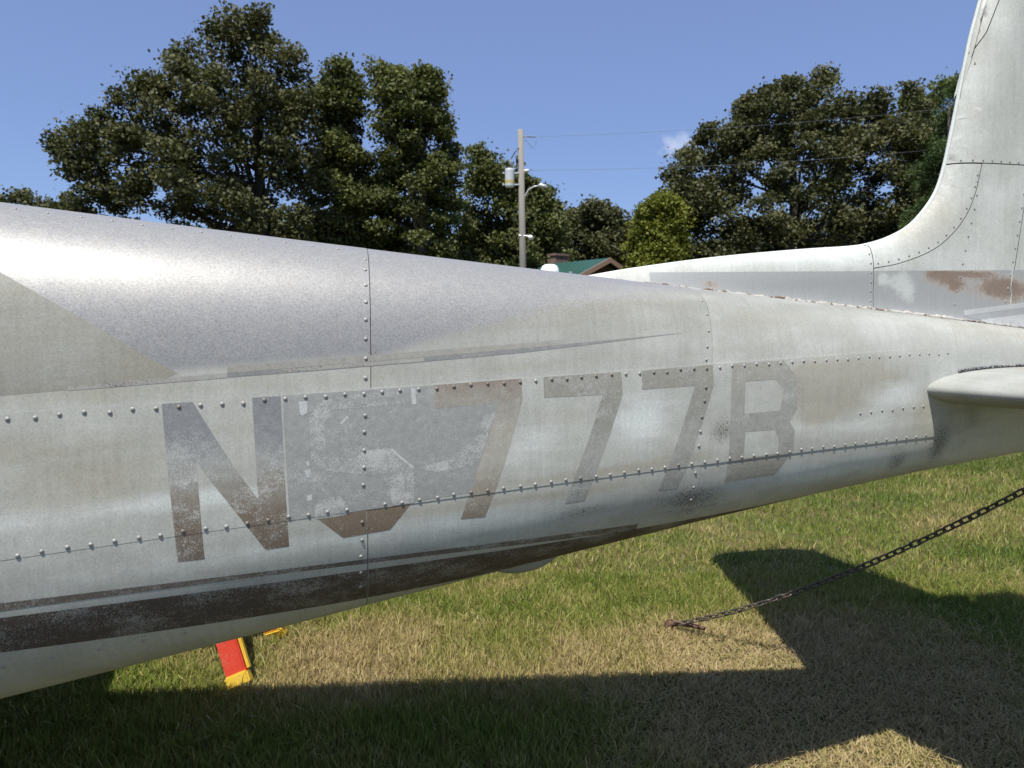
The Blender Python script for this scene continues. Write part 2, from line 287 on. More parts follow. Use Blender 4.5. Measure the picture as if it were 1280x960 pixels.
def skin_material(name, fin=False):
    g = G(name); uv = g.uvmap()
    dul, met, bei, pal, gri = g.attr('dull'), g.attr('metal'), g.attr('beige'), g.attr('pale'), g.attr('grime')
    big = g.noise(g.scale(uv, (3.0, 1.2, 1)), 2.2, 4, .55); streak = g.noise(g.scale(uv, (45, 1.1, 1) if not fin else (40, 2, 1)), 2.0, 4, .55)
    fine = g.noise(g.pos, 260, 4, .75); mid = g.noise(g.pos, 55, 5, .65); grain = g.noise(g.pos, 900, 2, .6)
    wob = g.math('MULTIPLY', g.math('SUBTRACT', g.noise(g.scale(uv, (7, 8, 1)), 1.0, 6, .6), .5), .8)
    bfac = g.sm(g.math('ADD', bei, wob), .10, .85); pfac = g.sm(g.math('ADD', pal, wob), .15, .9)
    c = g.mix(g.sm(big, .35, .65), (0.415, 0.42, 0.375), (0.475, 0.482, 0.438))
    c = g.mix(g.math('MULTIPLY', bfac, .70), c, (0.365, 0.342, 0.27)); c = g.mix(g.math('MULTIPLY', pfac, .8), c, (0.66, 0.695, 0.655))
    c = g.mix(1.0, c, g.ramp(mid, [(.25, .95), (.5, 1.0), (.75, 1.04)]), 'MULTIPLY'); c = g.mix(1.0, c, g.ramp(fine, [(.3, .80), (.5, 1.0), (.7, 1.14)]), 'MULTIPLY')
    c = g.mix(1.0, c, g.ramp(streak, [(.3, .94), (.5, 1.0), (.7, 1.045)]), 'MULTIPLY')
    c = g.mix(dul, c, g.mix(1.0, c, (.60, .60, .60), 'MULTIPLY'))
    mc = g.mix(mid, (0.30, 0.297, 0.283), (0.345, 0.34, 0.325)); mc = g.mix(1.0, mc, g.ramp(fine, [(.3, .70), (.5, 1.0), (.72, 1.28)]), 'MULTIPLY')
    mfac = g.sm(g.math('ADD', g.math('ADD', met, g.math('MULTIPLY', wob, .35)), g.math('MULTIPLY', g.math('SUBTRACT', fine, .5), 1.1)), .15, .85)
    c = g.mix(mfac, c, mc)
    # hair scratches
    sv = g.noise(g.scale(g.pos, (18, 18, 160)), 6, 2, .5, 1.6); sc2 = g.math('MULTIPLY', g.sm(g.math('ABSOLUTE', g.math('SUBTRACT', sv, .5)), .006, .0), .20)
    c = g.mix(sc2, c, (0.62, 0.62, 0.60))
    # dark flecks where the paint has gone
    fl = g.math('MULTIPLY', g.sm(g.math('ADD', fine, g.math('MULTIPLY', gri, .27)), .68, .74), g.sm(gri, .02, .3))
    pit = g.sm(g.noise(g.pos, 420, 2, .5), .735, .78)
    fl2 = g.math('MAXIMUM', fl, g.math('MULTIPLY', pit, .6))
    c = g.mix(g.math('MULTIPLY', fl2, .85), c, (0.075, 0.068, 0.055))
    soft = g.math('MULTIPLY', g.sm(g.math('ADD', gri, wob), .25, 1.0), .38); c = g.mix(soft, c, (0.16, 0.15, 0.12))
    rough = g.math('MULTIPLY_ADD', mid, .2, g.math('SUBTRACT', .56, g.math('MULTIPLY', mfac, .17)))
    g.set(color=c, rough=rough, metal=g.math('MULTIPLY', mfac, .37), spec=.25)
    und = g.noise(g.scale(uv, (5, 1.4, 1)), 1.6, 2, .4)
    hh = g.math('ADD', g.math('MULTIPLY', fine, .12), g.math('ADD', g.math('MULTIPLY', grain, .05), g.math('MULTIPLY', und, 1.6)))
    g.bump(hh, .5, .0022); return g.m
SKIN = skin_material('weathered_aluminium_skin'); FINSKIN = skin_material('weathered_fin_skin', True)

def decal_material(name, stops, fleck, amount, scale=420, rough=.6, base=None, metal=.0, vaxis=1):
    """worn paint: colour runs down the letter, flecked where it has come off"""
    g = G(name); uv = g.uvmap(); s = g.sep(uv); wob = g.math('MULTIPLY', g.math('SUBTRACT', g.noise(g.pos, 22, 5, .65), .5), .35)
    lo, hi = stops[0][0], stops[-1][0]
    f = g.math('DIVIDE', g.math('SUBTRACT', g.math('ADD', s[vaxis], wob), lo), hi-lo, clamp=True)
    c = g.ramp(f, [((p-lo)/(hi-lo), cc) for p, cc in stops])
    fine = g.noise(g.pos, scale, 3, .8, .6); mid = g.noise(g.pos, 70, 5, .65)
    c = g.mix(1.0, c, g.ramp(mid, [(.25, .86), (.5, 1.0), (.75, 1.12)]), 'MULTIPLY'); c = g.mix(1.0, c, g.ramp(fine, [(.3, .78), (.7, 1.16)]), 'MULTIPLY')
    patch = g.noise(g.scale(uv, (9, 5, 1)), 1.0, 4, .6)
    wear = g.sm(g.math('ADD', g.math('ADD', fine, g.math('MULTIPLY', g.math('SUBTRACT', mid, .5), .25)), g.math('MULTIPLY', g.math('SUBTRACT', patch, .5), .70)), .67-amount, .69-amount)
    am = g.ramp(f, [((p-lo)/(hi-lo), k) for p, k in base]) if base else None
    w = g.math('MULTIPLY', wear, am if am is not None else .8)
    c = g.mix(w, c, fleck)
    sv = g.noise(g.scale(g.pos, (40, 40, 60)), 5, 2, .5, 2.0); c = g.mix(g.math('MULTIPLY', g.sm(g.math('ABSOLUTE', g.math('SUBTRACT', sv, .5)), .008, .0), .30), c, fleck)
    g.set(color=c, rough=rough, metal=metal, spec=.25); g.bump(fine, .25, .001); return g.m

plane = tag(empty('aeroplane', tuple(P0 - 2.2*AX)), 'weathered silver light aeroplane fuselage and tail with faded registration letters and worn paint', 'aeroplane')
def panel(name, u0f, u1f, a0f, a1f, off, nu, na, mat=None, label=None, tone=0.0):
    """one sheet of skin between two frames and two seams, with a turned-in rim"""
    s, t = np.meshgrid(np.linspace(0, 1, nu), np.linspace(0, 1, na), indexing='ij')
    def fold(a): a = np.where(a > math.pi/2, math.pi-a, a); return np.where(a < -math.pi/2, -math.pi-a, a)
    um = s*0; a = t*0
    for _ in range(4):
        u0 = u0f(fold(a)) if callable(u0f) else u0f; u1 = u1f(fold(a)) if callable(u1f) else u1f
        um = u0+(u1-u0)*s; a = a0f(um)+(a1f(um)-a0f(um))*t
    n = nor(um, a); P = sec(um, a)+n*off
    Pin = sec(um, a)-n*.004; idx = np.arange(nu*na).reshape(nu, na)
    Q = [np.stack([idx[:-1, :-1], idx[1:, :-1], idx[1:, 1:], idx[:-1, 1:]], -1).reshape(-1, 4)]
    V = [P.reshape(-1, 3)]; A = [um.ravel()]; B = [fold(a).ravel()]; k = nu*na
    for sl_ in ((0, slice(None)), (-1, slice(None)), (slice(None), 0), (slice(None), -1)):
        e = idx[sl_]; m = len(e); V += [P[sl_], Pin[sl_]]; A += [um[sl_]]*2; B += [fold(a[sl_])]*2
        o = k+np.arange(m); i = o+m; k += 2*m; Q.append(np.stack([o[:-1], o[1:], i[1:], i[:-1]], -1))
    V = np.concatenate(V); A = np.concatenate(A); B = np.concatenate(B)
    at = skin_attrs(A, B); at['dull'] = np.clip(at['dull']+tone, 0, 1.3)
    o = link(name, np_mesh(name, V, Q, mat or SKIN, True, at, np.stack([A, a2v(A, B)], -1)), plane)
    if label: o['label'] = label
    return o
PI = math.pi
up0, up1 = aup, lambda u: PI-aup(u); lo0, lo1 = lambda u: PI-alo(u), lambda u: 2*PI+alo(u)
FWD = -5.25
panels = {}
G_ = .0009
sh = lambda f, d: (lambda a: f(a)+d)
panels['uf'] = panel('fuselage_panel', -1.25, sh(uf1, -G_), up0, up1, .0012, 150, 110, label='bare silver upper skin panel with a taped edge of old beige paint')
panels['um'] = panel('fuselage_panel', sh(uf1, G_), sh(uf2, -G_), up0, up1, .0006, 110, 110, label='silver upper skin panel between the two riveted frames', tone=.12)
panels['ua'] = panel('fuselage_panel', sh(uf2, G_), sh(uf3, -G_), up0, up1, 0., 110, 90, label='dull grey upper skin panel below the fin')
panels['sd'] = panel('fuselage_panel', -1.25, sh(uf3, -G_), alo, aup, .0016, 420, 40, label='riveted side panel with the faded registration letters')
panels['lf'] = panel('fuselage_panel', -1.25, -.142-G_, lo0, lo1, .0012, 110, 110, label='lower skin panel with the dark double stripe')
panels['lm'] = panel('fuselage_panel', -.142+G_, .674-G_*.5, lo0, lo1, .0006, 100, 110, label='pale lower skin panel where the dark stripe runs out', tone=.10)
panels['la'] = panel('fuselage_panel', .674+G_*.5, sh(uf3, -G_), lo0, lo1, 0., 110, 90, label='smooth pale belly panel below the tail')
panel('fuselage_panel', -1.25, uf3, lambda u: PI-aup(u), lambda u: PI-alo(u), .0016, 90, 14)
tailc = panel('tail_cone', sh(uf3, G_), 2.9, lambda u: u*0-PI/2-.0, lambda u: u*0+3*PI/2, -.0004, 110, 150, label='tail cone skin behind the last frame, paled with painted grass bounce', tone=.12)
panel('forward_fuselage', FWD, -1.25, lambda u: u*0-PI/2, lambda u: u*0+3*PI/2, .0018, 60, 80)

DARK = plain('dark_gap', (.03, .027, .024), .9)
su, sa = np.meshgrid(np.linspace(-1.24, 1.75, 90), np.linspace(0, 2*PI, 73), indexing='ij'); ix = np.arange(su.size).reshape(su.shape)
link('dark_seam_shell', np_mesh('dark_seam_shell', (sec(su, sa)-nor(su, sa)*.007).reshape(-1, 3), [np.stack([ix[:-1, :-1], ix[1:, :-1], ix[1:, 1:], ix[:-1, 1:]], -1).reshape(-1, 4)], DARK, True), plane)  # near-black inner shell, its colour stands in for shade in the panel gaps
def decal2d(name, polys, mat, mapf, step, gap=0.0, parent=None, attrf=None, cuts=(), label=None):
    """flat outline cut into small faces and laid on a surface; mapf(x, y) gives world points"""
    bm = bmesh.new()
    for p in polys:
        f = bm.faces.new([bm.verts.new((x, y, 0)) for x, y in p])
        if gap:
            f.normal_update()
            r = bmesh.ops.inset_region(bm, faces=[f], thickness=gap, use_even_offset=True, use_boundary=True); bmesh.ops.delete(bm, geom=r['faces'], context='FACES')
    bmesh.ops.triangulate(bm, faces=bm.faces[:])
    xs_ = [v.co.x for v in bm.verts]; ys_ = [v.co.y for v in bm.verts]
    def cut(co, no): bmesh.ops.bisect_plane(bm, geom=bm.verts[:]+bm.edges[:]+bm.faces[:], dist=1e-6, plane_co=co, plane_no=no)
    k = math.floor(min(xs_)/step[0])+1
    while k*step[0] < max(xs_): cut((k*step[0], 0, 0), (1, 0, 0)); k += 1
    k = math.floor(min(ys_)/step[1])+1
    while k*step[1] < max(ys_): cut((0, k*step[1], 0), (0, 1, 0)); k += 1
    for cc in cuts: cut(*cc)
    bmesh.ops.remove_doubles(bm, verts=bm.verts[:], dist=1e-6) if not cuts else None
    bm.verts.index_update(); q = np.array([v.co[:2] for v in bm.verts]); F3, F4 = [], []
    for f in bm.faces:
        if f.calc_area() < 1e-9: continue
        ids = [v.index for v in f.verts]
        if len(ids) == 3: F3.append(ids)
        elif len(ids) == 4: F4.append(ids)
        else: F3 += [[ids[0], ids[i], ids[i+1]] for i in range(1, len(ids)-1)]
    bm.free(); return q, F3, F4
def surf_decal(name, polys, mat, lift=.00022, label=None, attrf=None):
    q, F3, F4 = decal2d(name, polys, mat, None, (.012, .05))
    # seams are split so that the paint steps down with the sheet it is on
    V, Fa, uvs = [], [], []; kind = lambda c: 2 if c > 1 else (0 if c < 0 else 1)
    def emit(F):
        out_ = []
        for ids in F:
            c = q[list(ids)].mean(0); k = np.asarray(offs(c[0], c[1])).item()
            for i in ids:
                u, v = q[i]; vv = v
                if c[1] > 1: vv = max(v, 1.0)
                elif c[1] < 0: vv = min(v, 0.0)
                a = v2a(u, vv); uu, aa = np.array([u]), np.array([a]); V.append((sec(uu, aa)+nor(uu, aa)*(k+lift))[0]); uvs.append((u, vv))
            out_.append(list(range(len(V)-len(ids), len(V))))
        return out_
    f3, f4 = emit(F3), emit(F4)
    uvs = np.array(uvs); me = np_mesh(name, V, [f3, f4], mat or SKIN, True, attrf(uvs[:, 0], uvs[:, 1]) if attrf else None, uvs); o = link(name, me, plane)
    if label: o['label'] = label
    return o
def split_v(polys, lines=(0.0, 1.0)):
    res = []
    def clip(p, k, keep_above):
        o_ = []
        for (x0, y0), (x1, y1) in zip(p, p[1:]+p[:1]):
            i0 = (y0 >= k) == keep_above; i1 = (y1 >= k) == keep_above
            if i0: o_.append((x0, y0))
            if i0 != i1: t = (k-y0)/(y1-y0); o_.append((x0+t*(x1-x0), k))
        return o_
    return polys
LB = (0.215, 0.165, 0.130); WH = (0.52, 0.53, 0.50)
m_N = decal_material('worn_letter_n', [(-.25, (0.168, .132, .098)), (.10, (.195, .158, .118)), (.33, (.28, .26, .22)), (.55, (.36, .365, .34)), (.72, (.255, .262, .265)), (1.0, (.24, .245, .245))], WH, .10, 430, base=[(-.25, .75), (.3, .7), (.5, .9), (.68, .35), (1.0, .12)])
m_S = decal_material('worn_letter_brown', [(-.5, (.19, .148, .108)), (.2, (.21, .166, .12))], (.40, .385, .34), .07)
m_P = decal_material('stripped_metal_patch', [(0, (.315, .32, .30)), (1, (.34, .345, .322))], (.47, .48, .45), .06, 430, .5, metal=0)
m_G = decal_material('ghost_letter_flecks', [(0, (.315, .32, .30)), (1, (.34, .345, .322))], (.54, .535, .51), .17, 430, .55, metal=0)
m_W = decal_material('white_paint_touch_up', [(0, (.50, .52, .50)), (1, (.52, .54, .52))], (.33, .34, .33), .04, 300)
m_A = decal_material('worn_letter_beige', [(-.25, (.235, .195, .15)), (.08, (.33, .30, .245)), (.3, (.41, .395, .34)), (.6, (.395, .375, .315)), (.85, (.335, .31, .265)), (1.0, (.29, .24, .195))], (.48, .48, .43), .05)
m_7 = decal_material('worn_letter_grey', [(-.25, (.285, .288, .26)), (.0, (.30, .302, .27)), (.3, (.345, .348, .312)), (.5, (.305, .306, .268)), (1.0, (.315, .302, .255))], (.45, .455, .43), .07)
m_B = decal_material('worn_letter_pale', [(-.2, (.315, .302, .255)), (.2, (.31, .312, .278)), (.6, (.342, .342, .305)), (1.0, (.36, .348, .295))], (.45, .45, .42), .06)
m_D = decal_material('worn_dark_stripe', [(-2.6, (.070, .056, .048)), (-.9, (.085, .066, .054)), (-.4, (.100, .080, .066))], (.33, .33, .30), .12, 330, base=[(-2.6, .7), (-.9, .5), (-.7, .6), (-.4, .85)])
m_T = decal_material('worn_thin_stripe', [(-1, (.13, .11, .09)), (-.3, (.15, .13, .11))], (.36, .36, .33), .12, 380)
m_be = decal_material('old_beige_line', [(1.1, (.315, .305, .268)), (1.5, (.315, .305, .268))], (.37, .375, .355), .05)
m_gr = decal_material('old_grey_line', [(1.1, (.235, .238, .225)), (1.5, (.25, .25, .238))], (.32, .32, .30), .08)
LT = DATA['letters']
pv = lambda k: (lambda u: float(np.polyval(DATA[k], u)))
wedge = [(-1.2, 1.05), (-.52, 1.135), (-.484, 1.182)]+[(u, pv('diag')(u)) for u in (-.6, -.7, -.8, -.9, -1.0, -1.1, -1.2)]
surf_decal('paint_patch', [wedge], None, .00015, 'old beige paint wedge with a slanting taped edge', lambda u, v: {'dull': .62+.25*vnoise(u, v, 5, 92), 'metal': 0*u, 'beige': np.clip(.45+.5*vnoise(u, v, 4, 90), 0, 1), 'pale': .35*vnoise(u, v*.6, 6, 91)*np.clip(2-v, 0, 1), 'grime': 0*u})
surf_decal('stripped_patch', LT['P'], m_P, .00018, 'grey patch rubbed back to bare metal')
for gp_ in LT['G']: surf_decal('ghost_letter', [gp_], m_G, .00034, 'whitish flecked ghost of the letter S')
for gp_ in LT['W']: surf_decal('paint_mark', [gp_], m_W, .0005, 'small white touch up paint mark')
def cutseam(polys):
    """split outlines on the two lap seams"""
    outp = []
    for p in polys:
        p = [tuple(x) for x in p]
        for rng in ((-9, 0), (0, 1), (1, 9)):
            bm = bmesh.new(); f = bm.faces.new([bm.verts.new((x, y, 0)) for x, y in p]); bmesh.ops.triangulate(bm, faces=[f])
            bmesh.ops.bisect_plane(bm, geom=bm.verts[:]+bm.edges[:]+bm.faces[:], dist=1e-6, plane_co=(0, rng[0], 0), plane_no=(0, 1, 0), clear_inner=True)
            bmesh.ops.bisect_plane(bm, geom=bm.verts[:]+bm.edges[:]+bm.faces[:], dist=1e-6, plane_co=(0, rng[1], 0), plane_no=(0, 1, 0), clear_outer=True)
            for f in bm.faces: outp.append([(v.co.x, v.co.y) for v in f.verts])
            bm.free()
    return outp
for key, mt, lab in (('N', m_N, 'faded letter N'), ('S', m_S, 'brown foot of the half removed letter S'), ('A', m_A, 'first faded digit 7, beige'), ('B7', m_7, 'second faded digit 7, grey'), ('C7', m_7, 'third faded digit 7'), ('B', m_B, 'palest letter B at the tail end')):
    surf_decal('registration_letter', cutseam(LT[key]), mt, .0003, lab)
def band(name, topf, botf, u0, u1, mat, du=.03, lift=.00025, label=None):
    us_ = np.linspace(u0, u1, int(round((u1-u0)/du))+1)
    return surf_decal(name, [[(a_, botf(a_)), (b_, botf(b_)), (b_, topf(b_)), (a_, topf(a_))] for a_, b_ in zip(us_[:-1], us_[1:])], mat, lift, label)
band('stripe', pv('thinT'), pv('thinB'), -1.2, -.1435, m_T, .0353, label='thin brown stripe'); band('stripe', pv('thinT'), lambda u: pv('thinB')(u), -.1405, .52, m_T, .0351, label='thin brown stripe')
# the thick stripe's lower edge drops away under the belly
tb = pv('thickB')
band('stripe', pv('thickT'), tb, -1.2, -.1435, m_D, .0353, label='broad dark brown stripe'); band('stripe', pv('thickT'), tb, -.1405, .674, m_D, .0321, label='broad dark brown stripe'); band('stripe', pv('thickT'), tb, .6755, 1.08, m_D, .0321, label='worn end of the broad stripe under the belly')
band('stripe', pv('beT'), pv('beB'), -.40, .30, m_be, .025, label='old beige line'); band('stripe', pv('beB'), lambda u: pv('grB')(u)+(pv('beB')(u)-pv('grB')(u))*.93*max(0., min(1., (u-.2)/.42)), -.40, .62, m_gr, .0255, .0003, 'old grey line')
m_fl = decal_material('flaking_dark_line', [(1.0, (.36, .35, .315)), (1.4, (.36, .35, .315))], (.12, .105, .085), .10, 300)
band('stripe', lambda u: 1.148+.10*(u+.6), lambda u: 1.118+.09*(u+.6), -.66, -.40, m_fl, .026, .00035, 'flaking dark line')
band('stripe', lambda u: pv('beB')(u)-.004, lambda u: pv('grB')(u)+.004, -.30, -.02, m_fl, .024, .0004, 'flaking dark line')

# ------------------------------------------------------------ rivets
def rivet_mesh(rad, hgt):
    bm = bmesh.new(); rings = []
    for q_, hh in ((1.0, 0), (.93, .45), (.62, .85), (0, 1)):
        if q_ == 0: top = bm.verts.new((0, 0, hgt)); continue
        rings.append([bm.verts.new((rad*q_*math.cos(k*PI/5), rad*q_*math.sin(k*PI/5), hgt*hh)) for k in range(10)])
    for a_, b_ in zip(rings, rings[1:]):
        for k in range(10): bm.faces.new((a_[k], a_[(k+1) % 10], b_[(k+1) % 10], b_[k]))
    for k in range(10): bm.faces.new((rings[-1][k], rings[-1][(k+1) % 10], top))
    return bm
g = G('rivet_metal'); n = g.noise(g.pos, 60, 4); RIV = g.set(color=g.mix(n, (.22, .21, .195), (.46, .46, .44)), rough=.5, metal=.3)
RIV_D = plain('painted_rivet', (.21, .19, .165), .5, .3, .35, 80)
rm = bm_mesh('rivet', rivet_mesh(.0041, .0023), RIV, True); rmd = bm_mesh('rivet_dark', rivet_mesh(.0041, .0023), RIV_D, True); rms = bm_mesh('rivet_small', rivet_mesh(.0034, .0022), RIV, True)
for m_ in (rm, rmd, rms): m_.name = 'rivet'
def inside(u, v):
    for key in ('N', 'A', 'B7', 'C7', 'S'):
        for p in LT[key]:
            c_ = False
            for (x0, y0), (x1, y1) in zip(p, p[1:]+p[:1]):
                if (y0 > v) != (y1 > v) and u < (x1-x0)*(v-y0)/(y1-y0)+x0: c_ = not c_
            if c_: return True
    return False
rr = random.Random(3)
def rivet(u, v, par, me=None, push=0.0):
    u += rr.gauss(0, .0008); v += rr.gauss(0, .004)
    a = v2a(u, v); uu, aa = np.array([u]), np.array([a]); nn = Vector(nor(uu, aa)[0]); p = Vector(sec(uu, aa)[0]) + nn*(float(offs(u, v))+.0002+push)
    o = bpy.data.objects.new('rivet', me or (rmd if inside(u, v) else rm)); COL.objects.link(o); o.parent = par
    o.matrix_parent_inverse = parent_world(par).inverted(); o.location = p
    o.rotation_euler = (nn.to_track_quat('Z', 'Y') @ Vector((0, 0, 1)).rotation_difference(Vector((rr.gauss(0, .05), rr.gauss(0, .05), 1)))).to_euler()
sd = panels['sd']
for k in range(68):
    u = -.975+.0377*k; small = u > .86
    if u < 1.54: rivet(u, .967 if u < .8 else .967-.012*(u-.8)/.4, sd, rms if u > 1.0 else None)
    if u < 1.46 and not (-.16 < u < -.145): rivet(u, .028, sd, rms if u > 1.0 else None)
for v in (.804, .678, .533, .38, .23): rivet(-.1425-.010*(.9-v), v, sd)
for v in (.795, .669, .52, .369, .213): rivet(.663+.03*(v-.2), v, sd)
for k in range(7): rivet(1.1825+.0395*k, .394, sd, rms)
for u, v in ((-.1344, 2.0286), (-.1353, 1.888), (-.1361, 1.7399), (-.1375, 1.6032), (-.1378, 1.4797), (-.1388, 1.3476), (-.1404, 1.2132), (-.1411, 1.0812)): rivet(u, v, panels['uf'])
for u, v in ((.7054, 1.5997), (.703, 1.4365), (.698, 1.2874), (.691, 1.1586), (.6853, 1.04)): rivet(u-.002, v, panels['um'], rms)
for u, v in ((-.1539, -.107), (-.1544, -.266), (-.1563, -.4188), (-.1572, -.5777), (-.158, -.75)): rivet(u, v, panels['lf'])
for u, v in ((.6594, -.079), (.6588, -.236), (.6596, -.3866), (.6625, -.5656)): rivet(u, v, panels['lm'])
for k in range(14): rivet(-.90+.0545*k, 2.53-.025*k, panels['uf'], rms)
for k in range(5): rivet(-.80+.075*k, -.86-.01*k, panels['lf'], rms)

# ------------------------------------------------------------ fin
LE = [(0.40, 1.612), (0.4867, 1.6307), (0.6413, 1.6576), (0.8896, 1.6918), (1.1517, 1.7185), (1.3162, 1.7319), (1.3861, 1.7432), (1.4566, 1.7644), (1.5272, 1.8004), (1.583, 1.8535), (1.624, 1.9136), (1.6494, 1.9903), (1.6725, 2.1057), (1.6951, 2.2278), (1.722, 2.3737), (1.7533, 2.4956), (1.80, 2.70), (1.86, 2.95), (1.92, 3.13), (2.0, 3.24), (2.1, 3.28)]
def densify(p, n=5):
    """Catmull-Rom through the profile points"""
    p = [np.array(x) for x in p]; q_ = [2*p[0]-p[1]]+p+[2*p[-1]-p[-2]]; r_ = []
    for i in range(1, len(q_)-2):
        for k in range(n):
            t = k/n; a_, b_, c_, d_ = q_[i-1], q_[i], q_[i+1], q_[i+2]
            r_.append(.5*((2*b_)+(-a_+c_)*t+(2*a_-5*b_+4*c_-d_)*t*t+(-a_+3*b_-3*c_+d_)*t**3))
    r_.append(p[-1]); return np.array(r_)
LEd = densify(LE, 5)
def dist_le(x, y):
    d = np.full(len(x), 9.0); P = np.stack([x, y], -1)
    for a_, b_ in zip(LEd, LEd[1:]):
        ab = b_-a_; t = np.clip(((P-a_)@ab)/(ab@ab), 0, 1); d = np.minimum(d, np.linalg.norm(P-(a_+t[:, None]*ab), axis=1))
    return d
def fin_half(x, y, inset=0.0):
    d = dist_le(x, y); q_ = np.clip(d/.10, 0, 1); T = .034+.016*np.clip((x-1.2)/.6, 0, 1)
    h = T*np.sqrt(np.clip(1-(1-q_)**2, 0, 1)); h = h*np.clip((2.95-x)/.7, .06, 1)
    h = h + .010*np.exp(-np.clip(y-(ztop(x)-.004), 0, 1)/.018)*np.clip((x-.42)/.1, 0, 1)
    return np.maximum(h-inset, .0008)
def fin_world(x, y, h): return P0 + x[:, None]*AX + h[:, None]*LN + y[:, None]*np.array([0, 0, 1.])
def fin_attrs(x, y):
    blob = lambda cx, cy, rx, ry, k=1.: k*np.exp(-((x-cx)/rx)**2-((y-cy)/ry)**2)
    n_ = vnoise(x, y, 9, 55)
    return {'metal': 0*x, 'beige': np.clip(.14+.12*n_+blob(1.62, 1.84, .06, .06, .5)+blob(1.5, 1.78, .08, .03, .4)+blob(1.72, 2.42, .04, .1, .5), 0, 1), 'pale': np.clip(.22+.25*n_+blob(1.2, 1.70, .3, .03, .3), 0, 1), 'grime': 0*x}
def fin_piece(name, poly, mat, gap=.0011, inset=0.0, lift=0.0, step=(.016, .016), label=None, both=True, attrf=fin_attrs, parent=None):
    q, F3, F4 = decal2d(name, [poly], mat, None, step, gap)
    x, y = q[:, 0], q[:, 1]; h = fin_half(x, y, inset)+lift; V = fin_world(x, y, h); fs = [F3, F4]; A = attrf(x, y); uvq = q
    if both:
        n = len(V); V = np.concatenate([V, fin_world(x, y, -h)]); fs += [[[i+n for i in f[::-1]] for f in F3], [[i+n for i in f[::-1]] for f in F4]]
        A = {k: np.tile(v, 2) for k, v in A.items()}; uvq = np.tile(q, (2, 1))
    o = link(name, np_mesh(name, V, [np.array(f) for f in fs if len(f)], mat, True, A, uvq), parent or plane)
    if label: o['label'] = label
    return o
le_to = lambda a_, b_: [tuple(p) for p in LEd if a_ - 1e-6 <= p[0] <= b_ + 1e-6]
base_line = lambda us__: [(u, float(ztop(u))-.03) for u in us__]
# the curved seam behind the fairing
SEAM = [tuple(p) for p in densify([(1.3800, 1.6675), (1.4606, 1.6817), (1.5609, 1.7156), (1.6300, 1.7590), (1.6900, 1.8250), (1.7250, 1.9050), (1.7423, 1.9924)], 3)]
LE2 = [(1.690, 2.215), (1.7131, 2.3251), (1.7511, 2.3881), (1.7921, 2.4994), (1.87, 2.75), (1.93, 2.95)]
lei = lambda u: (u, float(np.interp(u, LEd[:, 0], LEd[:, 1])))
fin_piece('dorsal_fin', le_to(.42, 1.379)+[(1.379, lei(1.379)[1])]+base_line(np.linspace(1.379, .42, 12)), FINSKIN, label='low pale dorsal fin running forward along the fuselage top')
fin_piece('fin_fairing', [(1.379, lei(1.379)[1])]+[p for p in le_to(1.38, 1.6494)]+[(1.6494, 1.9915)]+[(1.7423, 1.9910)]+SEAM[::-1][1:]+[(1.379, 1.667)], FINSKIN, label='curved leading edge fairing of the fin')
fin_piece('fin_skin', [(1.379, 1.6665)]+SEAM[1:]+[(1.9245, 1.9938), (1.8939, 1.7432), (1.860, float(ztop(1.86))-.03)]+base_line(np.linspace(1.84, 1.379, 8)), FINSKIN, label='lower fin skin panel with a rusty band')
ub = [p for p in le_to(1.6494, 1.69)]
fin_piece('fin_skin', [(1.6500, 1.9935)]+[p for p in le_to(1.651, 1.6895)]+LE2+[(2.045, 3.2), (1.9416, 2.1963), (1.9245, 1.9945), (1.7423, 1.9930)], FINSKIN, step=(.03, .03), label='upper fin skin panel')
fin_piece('fin_leading_edge', [(1.690, 2.214)]+[p for p in le_to(1.691, 1.935)]+[(1.935, 2.95)]+LE2[::-1][1:-1], FINSKIN, step=(.02, .03), label='dented leading edge strip of the fin')
fin_piece('fin_skin', [(1.860, float(ztop(1.86))-.03), (1.8939, 1.7432), (1.9245, 1.9945), (1.9416, 2.1963), (2.045, 3.2), (2.1, 3.28), (2.35, 3.28), (2.36, float(ztop(2.36))-.03)], FINSKIN, step=(.04, .04), label='aft fin skin panel behind the riveted spar line')
fin_piece('rudder', [(2.37, float(ztop(2.37))-.03), (2.36, 3.28), (2.6, 3.25), (2.86, 2.6), (2.92, 1.6), (2.90, 1.36)], FINSKIN, step=(.06, .06))
core = [tuple(p) for p in LEd if p[0] > .42]+[(2.36, 3.27), (2.36, 1.42)]+base_line(np.linspace(2.3, .42, 16))
fin_piece('dark_fin_core', core, DARK, gap=.016, inset=.005, step=(.03, .03), attrf=lambda x, y: {})  # near-black core added so the fin seams show painted shade
bm = bmesh.new(); tube(bm, [tuple(P0+p[0]*AX+np.array([0, 0, p[1]-.002])) for p in LEd if p[0] > .42], .0062, 10)
bmn = bm_mesh('fin_nose', bm, FINSKIN, True); vn = np.empty(len(bmn.vertices)*3); bmn.vertices.foreach_get('co', vn)
for k_, val in (('metal', 0), ('beige', .25), ('pale', .75), ('grime', 0)): at_ = bmn.attributes.new(k_, 'FLOAT', 'POINT'); at_.data.foreach_set('value', np.full(len(bmn.vertices), val, np.float32))
link('fin_nose', bmn, plane)
